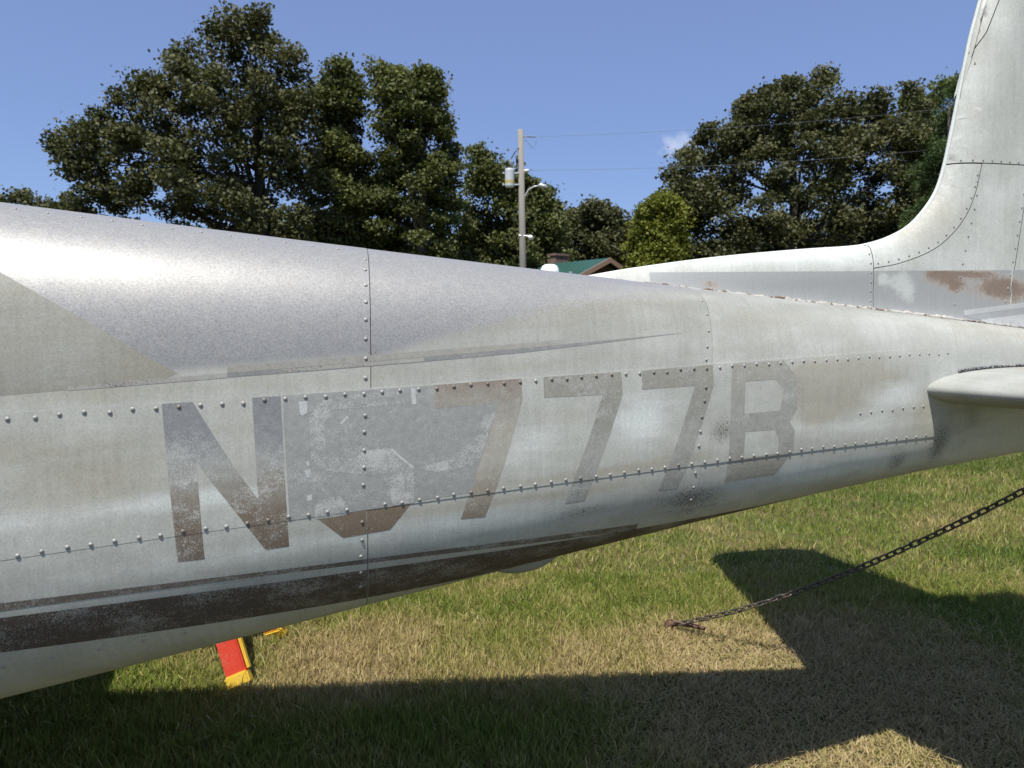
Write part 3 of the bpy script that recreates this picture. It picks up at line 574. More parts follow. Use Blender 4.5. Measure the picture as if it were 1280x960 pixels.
# paint and metal bands low on the fin
g = G('bare_fin_metal'); uv = g.uvmap(); ru, wh = g.attr('rust'), g.attr('white'); wob = g.math('MULTIPLY', g.math('SUBTRACT', g.noise(g.pos, 45, 6, .75), .5), 1.5)
st = g.noise(g.scale(uv, (90, 4, 1)), 2, 4, .6); fi = g.noise(g.pos, 350, 4, .7)
c = g.mix(st, (.29, .298, .288), (.37, .375, .36)); c = g.mix(g.sm(g.math('ADD', wh, wob), .2, .8), c, (.50, .52, .48))
rf = g.sm(g.math('ADD', ru, g.math('MULTIPLY', wob, .8)), .25, .75); c = g.mix(g.math('MULTIPLY', rf, .65), c, (.40, .34, .27))
rf2 = g.sm(g.math('ADD', g.math('ADD', ru, g.math('MULTIPLY', wob, .8)), g.math('MULTIPLY', g.math('SUBTRACT', fi, .5), 1.3)), .52, .92); c = g.mix(g.math('MULTIPLY', rf2, .8), c, g.mix(fi, (.10, .06, .04), (.27, .185, .125)))
c = g.mix(1.0, c, g.ramp(fi, [(.3, .86), (.7, 1.12)]), 'MULTIPLY'); g.bump(fi, .3, .001); FINMETAL = g.set(color=c, rough=.6, metal=.05)
def rust_attr(x, y):
    blob = lambda cx, cy, rx, ry, k=1.: k*np.exp(-((x-cx)/rx)**2-((y-cy)/ry)**2)
    return {'rust': np.clip(blob(1.60, 1.648, .055, .028, .95)+blob(1.665, 1.62, .03, .022, .7)+blob(1.72, 1.655, .09, .012, .7)+blob(1.83, 1.612, .06, .03, .85)+blob(1.75, 1.62, .14, .06, .5)+blob(1.9, 1.6, .06, .06, .4)+blob(1.95, 1.6, .08, .05, .35)+blob(.84, 1.612, .035, .016, .85), 0, 1),
            'white': np.clip(blob(1.47, 1.63, .05, .035, .8)+blob(1.41, 1.635, .02, .02, .7)+blob(1.5, 1.59, .03, .03, .6), 0, 1)}
zb_ = lambda u: 1.6458+.0202*(u-.74)
bandp = lambda u0, u1: [(u0, zb_(u0)), (u1, zb_(u1))]+[(u, float(ztop(u))-.028) for u in np.linspace(u1, u0, 8)]
fin_piece('metal_band', bandp(.66, 1.378), FINMETAL, 0, 0, .0006, (.008, .008), 'grey bare metal band low on the dorsal fin', False, rust_attr)
fin_piece('metal_band', bandp(1.381, 1.874), FINMETAL, 0, 0, .0006, (.008, .008), 'rust stained bare metal band low on the fin', False, rust_attr)
fin_piece('metal_band', bandp(1.880, 2.34), FINMETAL, 0, 0, .0006, (.012, .012), 'grey bare metal band behind the spar line', False, rust_attr)
m_wl = plain('white_line_paint', (.43, .435, .42), .65); m_gl = plain('grey_line_paint', (.33, .34, .335), .5)
zl = lambda u: 1.5429+.113*(u-1.6749)
fin_piece('trim_line', [(1.70, zl(1.70)-.003), (2.3, zl(2.3)-.003), (2.3, zl(2.3)-.020), (1.70, zl(1.70)-.020)], m_wl, 0, 0, .0012, (.03, .02), 'pale trim line', False, lambda x, y: {})
fin_piece('trim_line', [(1.70, zl(1.70)-.0205), (2.3, zl(2.3)-.0205), (2.3, zl(2.3)-.040), (1.75, zl(1.75)-.038)], m_gl, 0, 0, .0012, (.03, .02), 'grey trim line', False, lambda x, y: {})
fin_piece('trim_line', [(1.76, zl(1.76)-.0385), (2.3, zl(2.3)-.0405), (2.3, float(ztop(2.3))-.027), (1.9, float(ztop(1.9))-.027), (1.80, float(ztop(1.80))-.027)], m_wl, 0, 0, .0012, (.03, .02), 'pale lower fin strip', False, lambda x, y: {})
# fin rivets: a few pixels each, one mesh
bm = bmesh.new()
def finriv(u, z, r_=.0030):
    h = fin_half(np.array([u]), np.array([z])); p = Vector(fin_world(np.array([u]), np.array([z]), h+.0006)[0]); n_ = Vector(LN)
    b_ = rivet_mesh(r_, .0018); M = Matrix.Translation(p) @ n_.to_track_quat('Z', 'Y').to_matrix().to_4x4(); b_.transform(M); tmp = bpy.data.meshes.new('t'); b_.to_mesh(tmp); b_.free(); bm.from_mesh(tmp); bpy.data.meshes.remove(tmp)
sd_ = np.array(SEAM); L_ = np.concatenate([[0], np.cumsum(np.linalg.norm(np.diff(sd_, axis=0), axis=1))])
for t in np.arange(.02, L_[-1]-.02, .036): finriv(np.interp(t, L_, sd_[:, 0])-.005, np.interp(t, L_, sd_[:, 1])+.012)
for z in np.arange(1.57, 2.5, .042):
    uu = np.interp(z, [1.5642, 1.7432, 1.9938, 2.1963, 3.2], [1.8648, 1.8939, 1.9245, 1.9416, 2.045]); finriv(uu-.009, z)
for u in np.arange(1.68, 1.92, .033): finriv(u, 2.002)
for z in np.arange(1.57, 1.74, .028): finriv(1.370, z)
for z in np.arange(1.56, 1.95, .042): finriv(np.interp(z, [1.563, 1.763, 1.886], [1.668, 1.7045, 1.730]), z)
for u in np.arange(1.78, 2.3, .032): finriv(u, float(ztop(u))+.012, .0026)
tag(link('rivet_rows', bm_mesh('rivet_rows', bm, RIV, True), plane), kind='stuff')
# cracked sealant where the fin meets the fuselage
g = G('cracked_sealant'); n = g.noise(g.pos, 75, 5, .75); n2 = g.noise(g.pos, 12, 4, .6)
SEAL = g.set(color=g.mix(g.sm(g.math('ADD', n, g.math('MULTIPLY', g.math('SUBTRACT', n2, .5), .9)), .46, .60), (.46, .44, .39), g.mix(n2, (.05, .035, .025), (.16, .11, .075))), rough=.85); g.bump(n, .8, .004)
us_s = np.linspace(.46, 2.25, 420); V = []; n_s = 7; r = np.random.default_rng(8)
for i, u in enumerate(us_s):
    hh = float(fin_half(np.array([u]), np.array([float(ztop(u))]))[0])+.003; w_ = float(halfw(u)); q_ = np.clip(hh/w_, 0, .95)
    zt, zb = float(ztop(u)), float(zbot(u)); zc = zb+.47*(zt-zb); z = zc+(zt-zc)*(1-q_**3.8)**(1/3.8)
    rad = (.0044+.0026*vnoise(np.array([u]), np.array([0.]), 55, 71)[0]) * (1.0 if u < 1.66 else .5); ph = vnoise(np.array([u]), np.array([3.]), 80, 72)[0]
    for k in range(n_s):
        an = 2*PI*k/n_s; V.append(P0+u*AX+(hh+rad*1.1*math.cos(an))*LN+np.array([0, 0, z+.0015+rad*(.8+ph)*math.sin(an)]))
idx = np.arange(len(us_s)*n_s).reshape(-1, n_s); Q = np.concatenate([np.stack([idx[:-1, k], idx[1:, k], idx[1:, (k+1) % n_s], idx[:-1, (k+1) % n_s]], -1) for k in range(n_s)])
link('sealant_bead', np_mesh('sealant_bead', V, [Q], SEAL, True), plane)['label'] = 'cracked white and brown sealant along the fin root'

# ------------------------------------------------------------ tailplane, wings, wheels
def wing(name, side, root, tip, zr, zt, thick, mat, nspan=28, nch=22, round_tip=.16, label=None, u_edge=(0., 1.)):
    """root/tip = (lateral, u_leading, u_trailing)"""
    V, A, Bv = [], [], []
    cs = np.concatenate([(1-np.cos(np.linspace(0, PI, nch)))/2, (1-np.cos(np.linspace(PI, 2*PI, nch)))/2[1:-1]]) if False else None
    ch = (1-np.cos(np.linspace(0, PI, nch)))/2
    prof = [(c_, 1) for c_ in ch[::-1]]+[(c_, -1) for c_ in ch[1:-1]]
    ss = 1-(1-np.linspace(0, 1, nspan))**1.6
    for s in ss:
        lat = root[0]+(tip[0]-root[0])*s; ul = root[1]+(tip[1]-root[1])*s; ut = root[2]+(tip[2]-root[2])*s; dd = (tip[0]-lat)/round_tip
        k = math.sqrt(max(0, 1-(1-min(dd, 1))**2)) if dd < 1 else 1; k = max(k, .02)
        um_ = ul+(ut-ul)*.42; ul, ut = um_+(ul-um_)*(.35+.65*k if k < 1 else 1), um_+(ut-um_)*(.45+.55*k if k < 1 else 1); c0 = ut-ul; z0 = zr+(zt-zr)*s
        for c_, sg in prof:
            th = 5*thick*(.2969*math.sqrt(c_)-.126*c_-.3516*c_**2+.2843*c_**3-.1036*c_**4)*c0*(k**.5)
            V.append(P0+(ul+c_*c0)*AX+lat*side*LN+np.array([0, 0, z0+sg*th])); A.append(ul+c_*c0); Bv.append(lat)
    m = len(prof); idx = np.arange(nspan*m).reshape(nspan, m); Q = np.concatenate([np.stack([idx[:-1, k], idx[1:, k], idx[1:, (k+1) % m], idx[:-1, (k+1) % m]], -1) for k in range(m)])
    if side > 0: Q = Q[:, ::-1]
    A, Bv = np.array(A), np.array(Bv); at = {'dull': .85+0*A, 'metal': 0*A, 'beige': .2+.35*vnoise(A, Bv, 5, 61), 'pale': np.clip(.1+.5*vnoise(A, Bv, 8, 62), 0, 1), 'grime': .15*vnoise(A, Bv, 6, 63)}
    o = link(name, np_mesh(name, V, [Q], mat, True, at, np.stack([A, Bv], -1)), plane)
    if label: o['label'] = label
    return o
ZS = 1.312
wing('tailplane', 1, (.08, 1.405, 2.74), (1.80, 1.735, 2.50), ZS, ZS+.02, .088, SKIN, label='near tailplane with a rounded pale leading edge')
wing('tailplane', -1, (.08, 1.40, 2.74), (1.80, 1.78, 2.52), ZS, ZS+.02, .088, SKIN, label='far tailplane behind the fuselage')
wing('wing', 1, (.3, -3.1, -1.32), (5.2, -2.9, -1.75), .86, 1.15, .14, SKIN); wing('wing', -1, (.3, -3.1, -1.30), (5.2, -2.9, -1.60), .86, 1.15, .14, SKIN)
RUB = plain('black_rubber', (.03, .03, .03), .8); STEEL = plain('gear_steel', (.4, .4, .4), .45, .7)
for lat, u in ((1.7, -2.2), (-1.7, -2.2), (0, -4.6)):
    c_ = P0+u*AX+lat*LN; bm = bmesh.new(); tube(bm, [tuple(c_+np.array([0, 0, .3])), tuple(c_+np.array([0, 0, .95]))], .045, 10); link('wheel_strut', bm_mesh('wheel_strut', bm, STEEL, True), plane)
    bm = bmesh.new(); rad = [(.06, .22), (.09, .27), (.085, .30), (.04, .32), (-.04, .32), (-.085, .30), (-.09, .27), (-.06, .22)]; rings = []
    for o_, r_ in rad: rings.append([bm.verts.new(tuple(c_+np.array([0, 0, .31])+LN*(o_)+AX*r_*math.cos(k*PI/14)+np.array([0, 0, r_*math.sin(k*PI/14)]))) for k in range(28)])
    for a_, b_ in zip(rings, rings[1:]):
        for k in range(28): bm.faces.new((a_[k], a_[(k+1) % 28], b_[(k+1) % 28], b_[k]))
    bm.faces.new(rings[0]); bm.faces.new(rings[-1][::-1]); link('wheel', bm_mesh('wheel', bm, RUB, True), plane)
# dark sealant line over the tailplane root
bm = bmesh.new(); pts = []
for u in np.linspace(1.555, 2.45, 60):
    cc = (u-1.405)/1.335; thk = 5*.088*(.2969*math.sqrt(cc)-.126*cc-.3516*cc**2+.2843*cc**3-.1036*cc**4)*1.335; z = ZS+thk+.004
    zt, zb = float(ztop(u)), float(zbot(u)); zc = zb+.47*(zt-zb); q_ = np.clip((z-zc)/(zt-zc), -.98, .98); lat = float(halfw(u))*(1-abs(q_)**3.8)**(1/3.8)
    pts.append(tuple(P0+u*AX+(lat+.001)*LN+np.array([0, 0, z])))
g = G('black_sealant'); n = g.noise(g.pos, 160, 4, .7); BS = g.set(color=g.mix(g.sm(n, .5, .58), (.03, .03, .03), (.40, .40, .38)), rough=.8)
tube(bm, pts, .0042, 6); link('root_seal', bm_mesh('root_seal', bm, BS, True), plane)
# belly fairing and two small antennas on the spine
bm = bmesh.new(); bmesh.ops.create_uvsphere(bm, u_segments=28, v_segments=14, radius=1)
M = Matrix.Translation(Vector(P0+.305*AX+np.array([0, 0, float(zbot(.305))-.032]))) @ Matrix.Rotation(TH, 4, 'Z') @ Matrix.Rotation(-.15, 4, 'Y') @ Matrix.Diagonal((.105, .05, .046, 1)); bm.transform(M)
link('belly_fairing', bm_mesh('belly_fairing', bm, plain('grey_fairing_paint', (.30, .32, .32), .5), True), plane)
WHT = plain('white_plastic', (.78, .78, .76), .4, 0, .04)
def spine(u, dz=0): return Vector(P0+u*AX+np.array([0, 0, float(ztop(u))+dz]))
bm = bmesh.new(); prof = [(0, .031), (.013, .030), (.020, .026), (.0245, .018), (.026, .008), (.0265, -.012)]; rings = []
for r_, z in prof[1:]: rings.append([bm.verts.new(spine(.376, z)+Vector((r_*math.cos(k*PI/12), r_*math.sin(k*PI/12), 0))) for k in range(24)])
tp = bm.verts.new(spine(.376, .031))
for k in range(24): bm.faces.new((rings[0][k], rings[0][(k+1) % 24], tp))
for a_, b_ in zip(rings, rings[1:]):
    for k in range(24): bm.faces.new((a_[k], b_[k], b_[(k+1) % 24], a_[(k+1) % 24]))
link('antenna_dome', bm_mesh('antenna_dome', bm, WHT, True), plane)['label'] = 'small white antenna dome on the fuselage spine'
bm = bmesh.new(); box(bm, spine(.275, -.004), (.075, .05, .016), Matrix.Rotation(TH, 3, 'Z') @ Matrix.Rotation(.10, 3, 'Y'), .003)
link('antenna_base', bm_mesh('antenna_base', bm, WHT), plane)['label'] = 'flat white antenna base on the fuselage spine'
bm = bmesh.new(); tube(bm, [spine(.436, -.01), spine(.436, .012), spine(.436, .016)], [.004, .004, .007], 8); link('spine_bolt', bm_mesh('spine_bolt', bm, STEEL, True), plane)

# ------------------------------------------------------------ tie-down chain and its ground anchor
A0 = Vector((.80, 3.475, .045)); A1 = Vector(P0+2.36*AX+np.array([0, 0, float(zbot(2.36))-.035])); SAG = .082
def cat(t): p = A0.lerp(A1, t); p.z -= SAG*4*t*(1-t)*(1-.25*(t-.5)); return p
bm = bmesh.new(); Ls, Lw, wr = .0145, .0088, .0039; path = []
for k in range(16):
    an = 2*PI*k/16; path.append(Vector((Ls*.55*(1 if math.cos(an) > 0 else -1)*(abs(math.cos(an)) > .02)+Lw*math.cos(an), Lw*math.sin(an), 0)))
path = [Vector((math.copysign(.0105, math.cos(a_)) + .0112*math.cos(a_), .0112*math.sin(a_), 0)) for a_ in [(k+.5)*2*PI/16 for k in range(16)]]; rings = []
for i, p in enumerate(path):
    d = (path[(i+1) % 16]-path[i-1]).normalized(); nx = Vector((0, 0, 1)); ny = d.cross(nx)
    rings.append([bm.verts.new(p+(nx*math.cos(k*PI/3)+ny*math.sin(k*PI/3))*wr) for k in range(6)])
for i in range(16):
    a_, b_ = rings[i], rings[(i+1) % 16]
    for k in range(6): bm.faces.new((a_[k], a_[(k+1) % 6], b_[(k+1) % 6], b_[k]))
g = G('chain_steel'); n = g.noise(g.pos, 90, 4, .6); CH = g.set(color=g.mix(g.sm(n, .4, .7), (.10, .095, .09), (.20, .135, .095)), rough=.5, metal=.6)
lm = bm_mesh('chain_link', bm, CH, True)
chain = tag(empty('tie_down_chain', A0), 'long dark steel chain slanting down from the tail to the lawn', 'chain')
pitch = .0345; t = 0.0; i = 0; ts = np.linspace(0, 1, 600); pp = np.array([cat(x) for x in ts]); cl = np.concatenate([[0], np.cumsum(np.linalg.norm(np.diff(pp, axis=0), axis=1))])
while i*pitch < cl[-1]:
    tt = np.interp(i*pitch, cl, ts); p = cat(tt); d = (cat(min(tt+.01, 1))-cat(max(tt-.01, 0))).normalized()
    q_ = d.to_track_quat('X', 'Z').to_matrix().to_4x4() @ Matrix.Rotation((.6 if i % 2 else .6+PI/2)+rr.gauss(0, .12), 4, 'X')
    o = bpy.data.objects.new('chain_link', lm); COL.objects.link(o); o.parent = chain; o.matrix_parent_inverse = parent_world(chain).inverted(); o.matrix_basis = Matrix.Translation(p) @ q_; i += 1
RUST = plain('rusty_iron', (.15, .085, .055), .85, .2, .4, 120)
anc = tag(empty('ground_anchor', (.77, 3.49, 0)), 'rusty iron tie down stake lying flat in the dry grass', 'anchor')
bm = bmesh.new(); tube(bm, [(.70, 3.50, -.15), (.765, 3.495, .035), (.80, 3.48, .05), (.90, 3.44, .045), (.93, 3.43, .04)], [.010, .011, .012, .011, .008], 10); link('stake', bm_mesh('stake', bm, RUST, True), anc)
bm = bmesh.new(); tube(bm, [(.77+.022*math.cos(a_), 3.49, .040+.022*math.sin(a_)) for a_ in np.linspace(0, 2*PI, 15)], .005, 8, False); link('ring', bm_mesh('ring', bm, RUST, True), anc)

# ------------------------------------------------------------ red and yellow sawhorse
def scuffed(name, col, dirt):
    g = G(name); n = g.noise(g.pos, 18, 6, .7); f = g.noise(g.pos, 130, 4, .7); c = g.mix(n, tuple(x*.8 for x in col), tuple(min(1, x*1.1) for x in col))
    c = g.mix(g.math('MULTIPLY', g.sm(g.math('ADD', f, g.math('MULTIPLY', g.math('SUBTRACT', n, .5), .6)), .56, .66), .55), c, dirt); g.bump(f, .3, .002); return g.set(color=c, rough=.55, spec=.3)
RED = scuffed('worn_red_paint', (.56, .05, .025), (.30, .16, .11)); YEL = scuffed('worn_yellow_paint', (.66, .43, .04), (.36, .27, .13))
sw = tag(empty('sawhorse', (-1.55, 3.16, 0)), 'red sawhorse with yellow feet standing on the grass under the belly', 'sawhorse')
def leg(foot, head, wx, wy, lab=None):
    f_, h_ = Vector(foot), Vector(head); d = h_-f_; L = d.length; z = d.normalized(); x = Vector((1, 0, 0)); x = (x-z*x.dot(z)).normalized(); y = z.cross(x); Rm = Matrix((x, y, z)).transposed()
    bm = bmesh.new(); box(bm, f_+z*(L*.5+.0), (wx, wy, L), Rm, .006); l = link('leg', bm_mesh('leg', bm, RED), sw)
    bm = bmesh.new(); box(bm, f_+z*.022, (wx*1.16, wy*1.5, .055), Rm, .007); link('foot', bm_mesh('foot', bm, YEL), l)
    bm = bmesh.new(); box(bm, f_+z*(L*.5+.02)+x*(wx*.5+.010)+y*.004, (.012, wy*.8, L*.92), Rm, .004); link('side_rail', bm_mesh('side_rail', bm, YEL), l)
for sx_ in (0, 1):
    fx = -1.105 if sx_ == 0 else -2.02; hx = -1.40 if sx_ == 0 else -1.74
    leg((fx-.02, 2.94, .01), (hx, 3.13, .66), .086, .035); leg((fx-.02, 3.42, .01), (hx, 3.19, .66), .086, .035)
bm = bmesh.new(); box(bm, (-1.56, 3.16, .665), (.56, .09, .07), None, .008); link('top_beam', bm_mesh('top_beam', bm, RED), sw)
bm = bmesh.new(); box(bm, (-1.56, 3.16, .30), (.62, .03, .06), None, .005); link('brace', bm_mesh('brace', bm, YEL), sw)

# ------------------------------------------------------------ utility pole, wires, house
def wood_mat(name, a_, b_):
    g = G(name); n = g.noise(g.scale(g.pos, (14, 14, .8)), 3, 5, .65); g.bump(n, .5, .02); return g.set(color=g.mix(n, a_, b_), rough=.85)
PW = wood_mat('grey_pole_wood', (.15, .14, .12), (.31, .29, .255)); GAL = plain('galvanised_grey', (.52, .54, .55), .45, .4); LG = plain('light_grey_paint', (.50, .53, .55), .45); BLK = plain('black_wire', (.035, .035, .04), .6); WIRE = plain('weathered_wire', (.16, .17, .19), .5)
PX, PY = .42, 32.0
pole = tag(empty('utility_pole', (PX, PY, 0)), 'grey wooden utility pole with a transformer can and a curved lamp arm', 'utility pole')
bm = bmesh.new(); tube(bm, [(PX+.12, PY, -.2), (PX+.04, PY, 4.5), (PX-.06, PY, 9.72)], [.165, .145, .118], 16); link('pole', bm_mesh('pole', bm, PW, True), pole)
bm = bmesh.new(); tx = PX-.52; tube(bm, [(tx, PY-.08, 7.30), (tx, PY-.08, 7.36), (tx, PY-.08, 8.02), (tx, PY-.08, 8.08)], [.18, .20, .20, .17], 18); can = link('transformer', bm_mesh('transformer', bm, LG, False), pole)
bm = bmesh.new(); tube(bm, [(tx, PY-.08, 7.46), (tx, PY-.08, 7.58)], .2025, 18, False); link('yellow_band', bm_mesh('yellow_band', bm, plain('yellow_decal', (.50, .39, .12), .5)), can)
bm = bmesh.new(); tube(bm, [(tx+.05, PY-.1, 8.06), (tx+.05, PY-.1, 8.22), (tx+.06, PY-.1, 8.5)], [.05, .035, .02], 8); link('bushing', bm_mesh('bushing', bm, plain('brown_ceramic', (.12, .10, .10), .3), True), can)
bm = bmesh.new()
bm.free()
for z in (7.42, 7.9):
    for bx, sz in (((tx+.28, PY-.05, z), (.26, .10, .06)), ((tx-.26, PY-.08, z), (.08, .07, .07))): bm = bmesh.new(); box(bm, bx, sz); link('bracket', bm_mesh('bracket', bm, GAL), can)
bm = bmesh.new(); tube(bm, [(PX-.14, PY-.1, 8.95), (PX-.30, PY-.12, 8.75), (tx+.07, PY-.1, 8.5)], .022, 6); tube(bm, [(PX-.2, PY-.12, 8.3), (PX-.22, PY-.12, 8.62)], .05, 8); tube(bm, [(PX+.12, PY-.05, 9.30), (PX+.5, PY-.05, 8.9), (PX+.62, PY-.05, 9.25)], .008, 5); link('jumper_wire', bm_mesh('jumper_wire', bm, BLK, True), pole)
bm = bmesh.new(); tube(bm, [(PX+.08, PY, 6.75), (PX+.16, PY, 7.00), (PX+.30, PY-.05, 7.22), (PX+.52, PY-.10, 7.33), (PX+.75, PY-.12, 7.36)], .032, 10); arm = link('lamp_arm', bm_mesh('lamp_arm', bm, GAL, True), pole)
bm = bmesh.new(); tube(bm, [(PX+.70, PY-.12, 7.37), (PX+.78, PY-.12, 7.38), (PX+.95, PY-.13, 7.34), (PX+1.10, PY-.14, 7.28)], [.05, .085, .085, .04], 12); link('lamp_head', bm_mesh('lamp_head', bm, GAL, True), arm)
bm = bmesh.new(); tube(bm, [(PX+.05, PY-.05, 9.42), (PX+.35, PY-.05, 9.41)], .025, 8); [tube(bm, [(PX+.35+.06*k, PY-.05, 9.41), (PX+.37+.06*k, PY-.05, 9.41), (PX+.40+.06*k, PY-.05, 9.41)], [.02, .05, .02], 8) for k in range(4)]; link('insulator', bm_mesh('insulator', bm, plain('grey_insulator', (.22, .23, .25), .4), True), pole)
bm = bmesh.new(); tube(bm, [(PX-.12, PY-.1, 5.28), (PX+.34, PY-.12, 5.24)], .028, 6); br = link('light_bracket', bm_mesh('light_bracket', bm, GAL), pole)
bm = bmesh.new(); tube(bm, [(PX+.34, PY-.05, 5.24), (PX+.38, PY-.30, 5.16)], [.07, .11], 10); link('flood_light', bm_mesh('flood_light', bm, plain('white_lamp_paint', (.8, .8, .8), .4), True), br)
bm = bmesh.new(); tube(bm, [(PX+.1, PY-.1, 7.98), (PX+.30, PY-.15, 8.0)], [.06, .05], 8); link('spool_insulator', bm_mesh('spool_insulator', bm, WHT, True), pole)
def wire(name, a_, b_, sag, r_, lab):
    a_, b_ = Vector(a_), Vector(b_); bm = bmesh.new(); pts = []
    for k in range(25): t = k/24; p = a_.lerp(b_, t); p.z -= sag*4*t*(1-t); pts.append(p)
    tube(bm, pts, r_, 5); tag(link(name, bm_mesh(name, bm, WIRE, True)), lab, 'power line', 'power lines running from the pole')
wire('power_line', (PX+.6, PY-.05, 9.41), (34, 40, 14.4), .5, .0055, 'upper thin wire running from the top of the wooden pole')
wire('power_line', (PX+.3, PY-.1, 8.0), (34, 40, 12.3), .6, .0055, 'lower thin wire running from below the pole transformer')
# house
hs_ = tag(empty('house', (6.0, 44, 0)), 'low brown house with a green metal roof beyond the fuselage', 'house')
rd = Vector((-.62, .785, 0)); gd = Vector((.785, .62, 0)); pk = Vector((4.95, 40, 0)); HW, ZR, ZE, LH = 3.6, 4.92, 3.35, 11.0
BRN = wood_mat('brown_boards', (.085, .05, .032), (.17, .105, .07)); TRIM = plain('tan_trim', (.30, .20, .15), .7)
g = G('green_metal_roof'); n = g.noise(g.pos, 3, 4); GRN = g.set(color=g.mix(n, (.025, .085, .066), (.04, .115, .09)), rough=.4, metal=.2)
def hp(s, w_, z): p = pk+rd*s+gd*w_; return Vector((p.x, p.y, z))
bm = bmesh.new(); v = [bm.verts.new(hp(s, w_, z)) for s in (0, LH) for w_, z in ((-HW+.35, 0), (HW-.35, 0), (HW-.35, ZE+.05), (0, ZR-.12), (-HW+.35, ZE+.05))]
bm.faces.new(v[:5][::-1]); bm.faces.new(v[5:])
for k in range(5): bm.faces.new((v[k], v[(k+1) % 5], v[5+(k+1) % 5], v[5+k]))
link('wall', bm_mesh('wall', bm, BRN), hs_)
for sg in (-1, 1):
    bm = bmesh.new(); v = [bm.verts.new(hp(s, w_*sg, z+dz)) for dz in (0, .09) for s, w_, z in ((-.45, 0, ZR), (LH+.45, 0, ZR), (LH+.45, HW, ZE), (-.45, HW, ZE))]
    for q_ in ((0, 1, 2, 3), (7, 6, 5, 4), (0, 4, 5, 1), (1, 5, 6, 2), (2, 6, 7, 3), (3, 7, 4, 0)): bm.faces.new([v[i] for i in q_])
    bmesh.ops.recalc_face_normals(bm, faces=bm.faces[:]); rf_ = link('roof', bm_mesh('roof', bm, GRN), hs_)
    bm = bmesh.new()
    for k in range(int(LH/.45)+2): s = -.42+k*.45; tube(bm, [hp(s, 0, ZR+.10), hp(s, HW*sg, ZE+.10)], .022, 4)
    link('roof_rib', bm_mesh('roof_rib', bm, GRN), rf_)
    bm = bmesh.new(); v = [bm.verts.new(hp(s, w_*sg, z+dz)) for s in (-.50, -.44) for w_, z, dz in ((0, ZR, .11), (HW, ZE, .11), (HW, ZE, -.16), (0, ZR, -.16))]
    for q_ in ((0, 1, 2, 3), (7, 6, 5, 4), (0, 4, 5, 1), (1, 5, 6, 2), (2, 6, 7, 3), (3, 7, 4, 0)): bm.faces.new([v[i] for i in q_])
    bmesh.ops.recalc_face_normals(bm, faces=bm.faces[:]); link('barge_board', bm_mesh('barge_board', bm, TRIM), hs_)
g = G('brick_chimney'); bt = g.t.nodes.new('ShaderNodeTexBrick'); g.put(bt.inputs['Vector'], g.pos); bt.inputs['Scale'].default_value = 4; bt.inputs['Color1'].default_value = (.20, .10, .075, 1); bt.inputs['Color2'].default_value = (.13, .075, .06, 1); bt.inputs['Mortar'].default_value = (.25, .22, .2, 1)
BR = g.set(color=bt.outputs['Color'], rough=.9); bm = bmesh.new(); c_ = hp(4.3, .55, 0); rm_ = Matrix.Rotation(math.atan2(gd.y, gd.x), 3, 'Z')
box(bm, (c_.x, c_.y, 4.75), (1.0, .7, 1.5), rm_); box(bm, (c_.x, c_.y, 5.53), (1.12, .82, .12), rm_); link('chimney', bm_mesh('chimney', bm, BR), hs_)

# ------------------------------------------------------------ trees
def leaf_material(name, dark, mid, light, trans):
    g = G(name); t = g.attr('tint'); c = g.ramp(t, [(0, dark), (.55, mid), (1, light)])
    g.set(color=c, rough=.6, spec=.2); tr = g.t.nodes.new('ShaderNodeBsdfTranslucent'); g.put(tr.inputs['Color'], g.mix(1.0, c, (1.15, 1.2, .6), 'MULTIPLY'))
    ms = g.t.nodes.new('ShaderNodeMixShader'); ms.inputs[0].default_value = trans
    g.t.links.new(g.b.outputs[0], ms.inputs[1]); g.t.links.new(tr.outputs[0], ms.inputs[2]); g.t.links.new(ms.outputs[0], g.o.inputs['Surface']); return g.m
OAK = leaf_material('oak_leaves', (.038, .045, .017), (.072, .078, .031), (.150, .148, .070), .22)
OAK2 = leaf_material('green_oak_leaves', (.045, .058, .018), (.092, .106, .034), (.175, .185, .068), .26)
YELL = leaf_material('yellow_green_leaves', (.075, .095, .014), (.14, .16, .026), (.235, .235, .045), .3)
LGRN = leaf_material('light_green_leaves', (.06, .08, .02), (.10, .125, .035), (.17, .19, .06), .25)
PINE = leaf_material('pine_needles', (.030, .055, .018), (.055, .088, .030), (.10, .14, .045), .2)
BARK = wood_mat('tree_bark', (.028, .024, .019), (.085, .072, .055)); BARKL = wood_mat('pale_bark', (.09, .08, .065), (.22, .19, .155))
def inpoly(px, py, poly):
    c_ = np.zeros(len(px), bool)
    for (x0, y0), (x1, y1) in zip(poly, poly[1:]+poly[:1]):
        with np.errstate(divide='ignore', invalid='ignore'): c_ ^= ((y0 > py) != (y1 > py)) & (px < (x1-x0)*(py-y0)/(y1-y0+1e-12)+x0)
    return c_
def edge_d(px, py, poly):
    d = np.full(len(px), 1e9); P = np.stack([px, py], -1)
    for a_, b_ in zip(poly, poly[1:]+poly[:1]):
        a_, b_ = np.array(a_, float), np.array(b_, float); ab = b_-a_; t = np.clip(((P-a_)@ab)/(ab@ab), 0, 1); d = np.minimum(d, np.linalg.norm(P-(a_+t[:, None]*ab), axis=1))
    return d
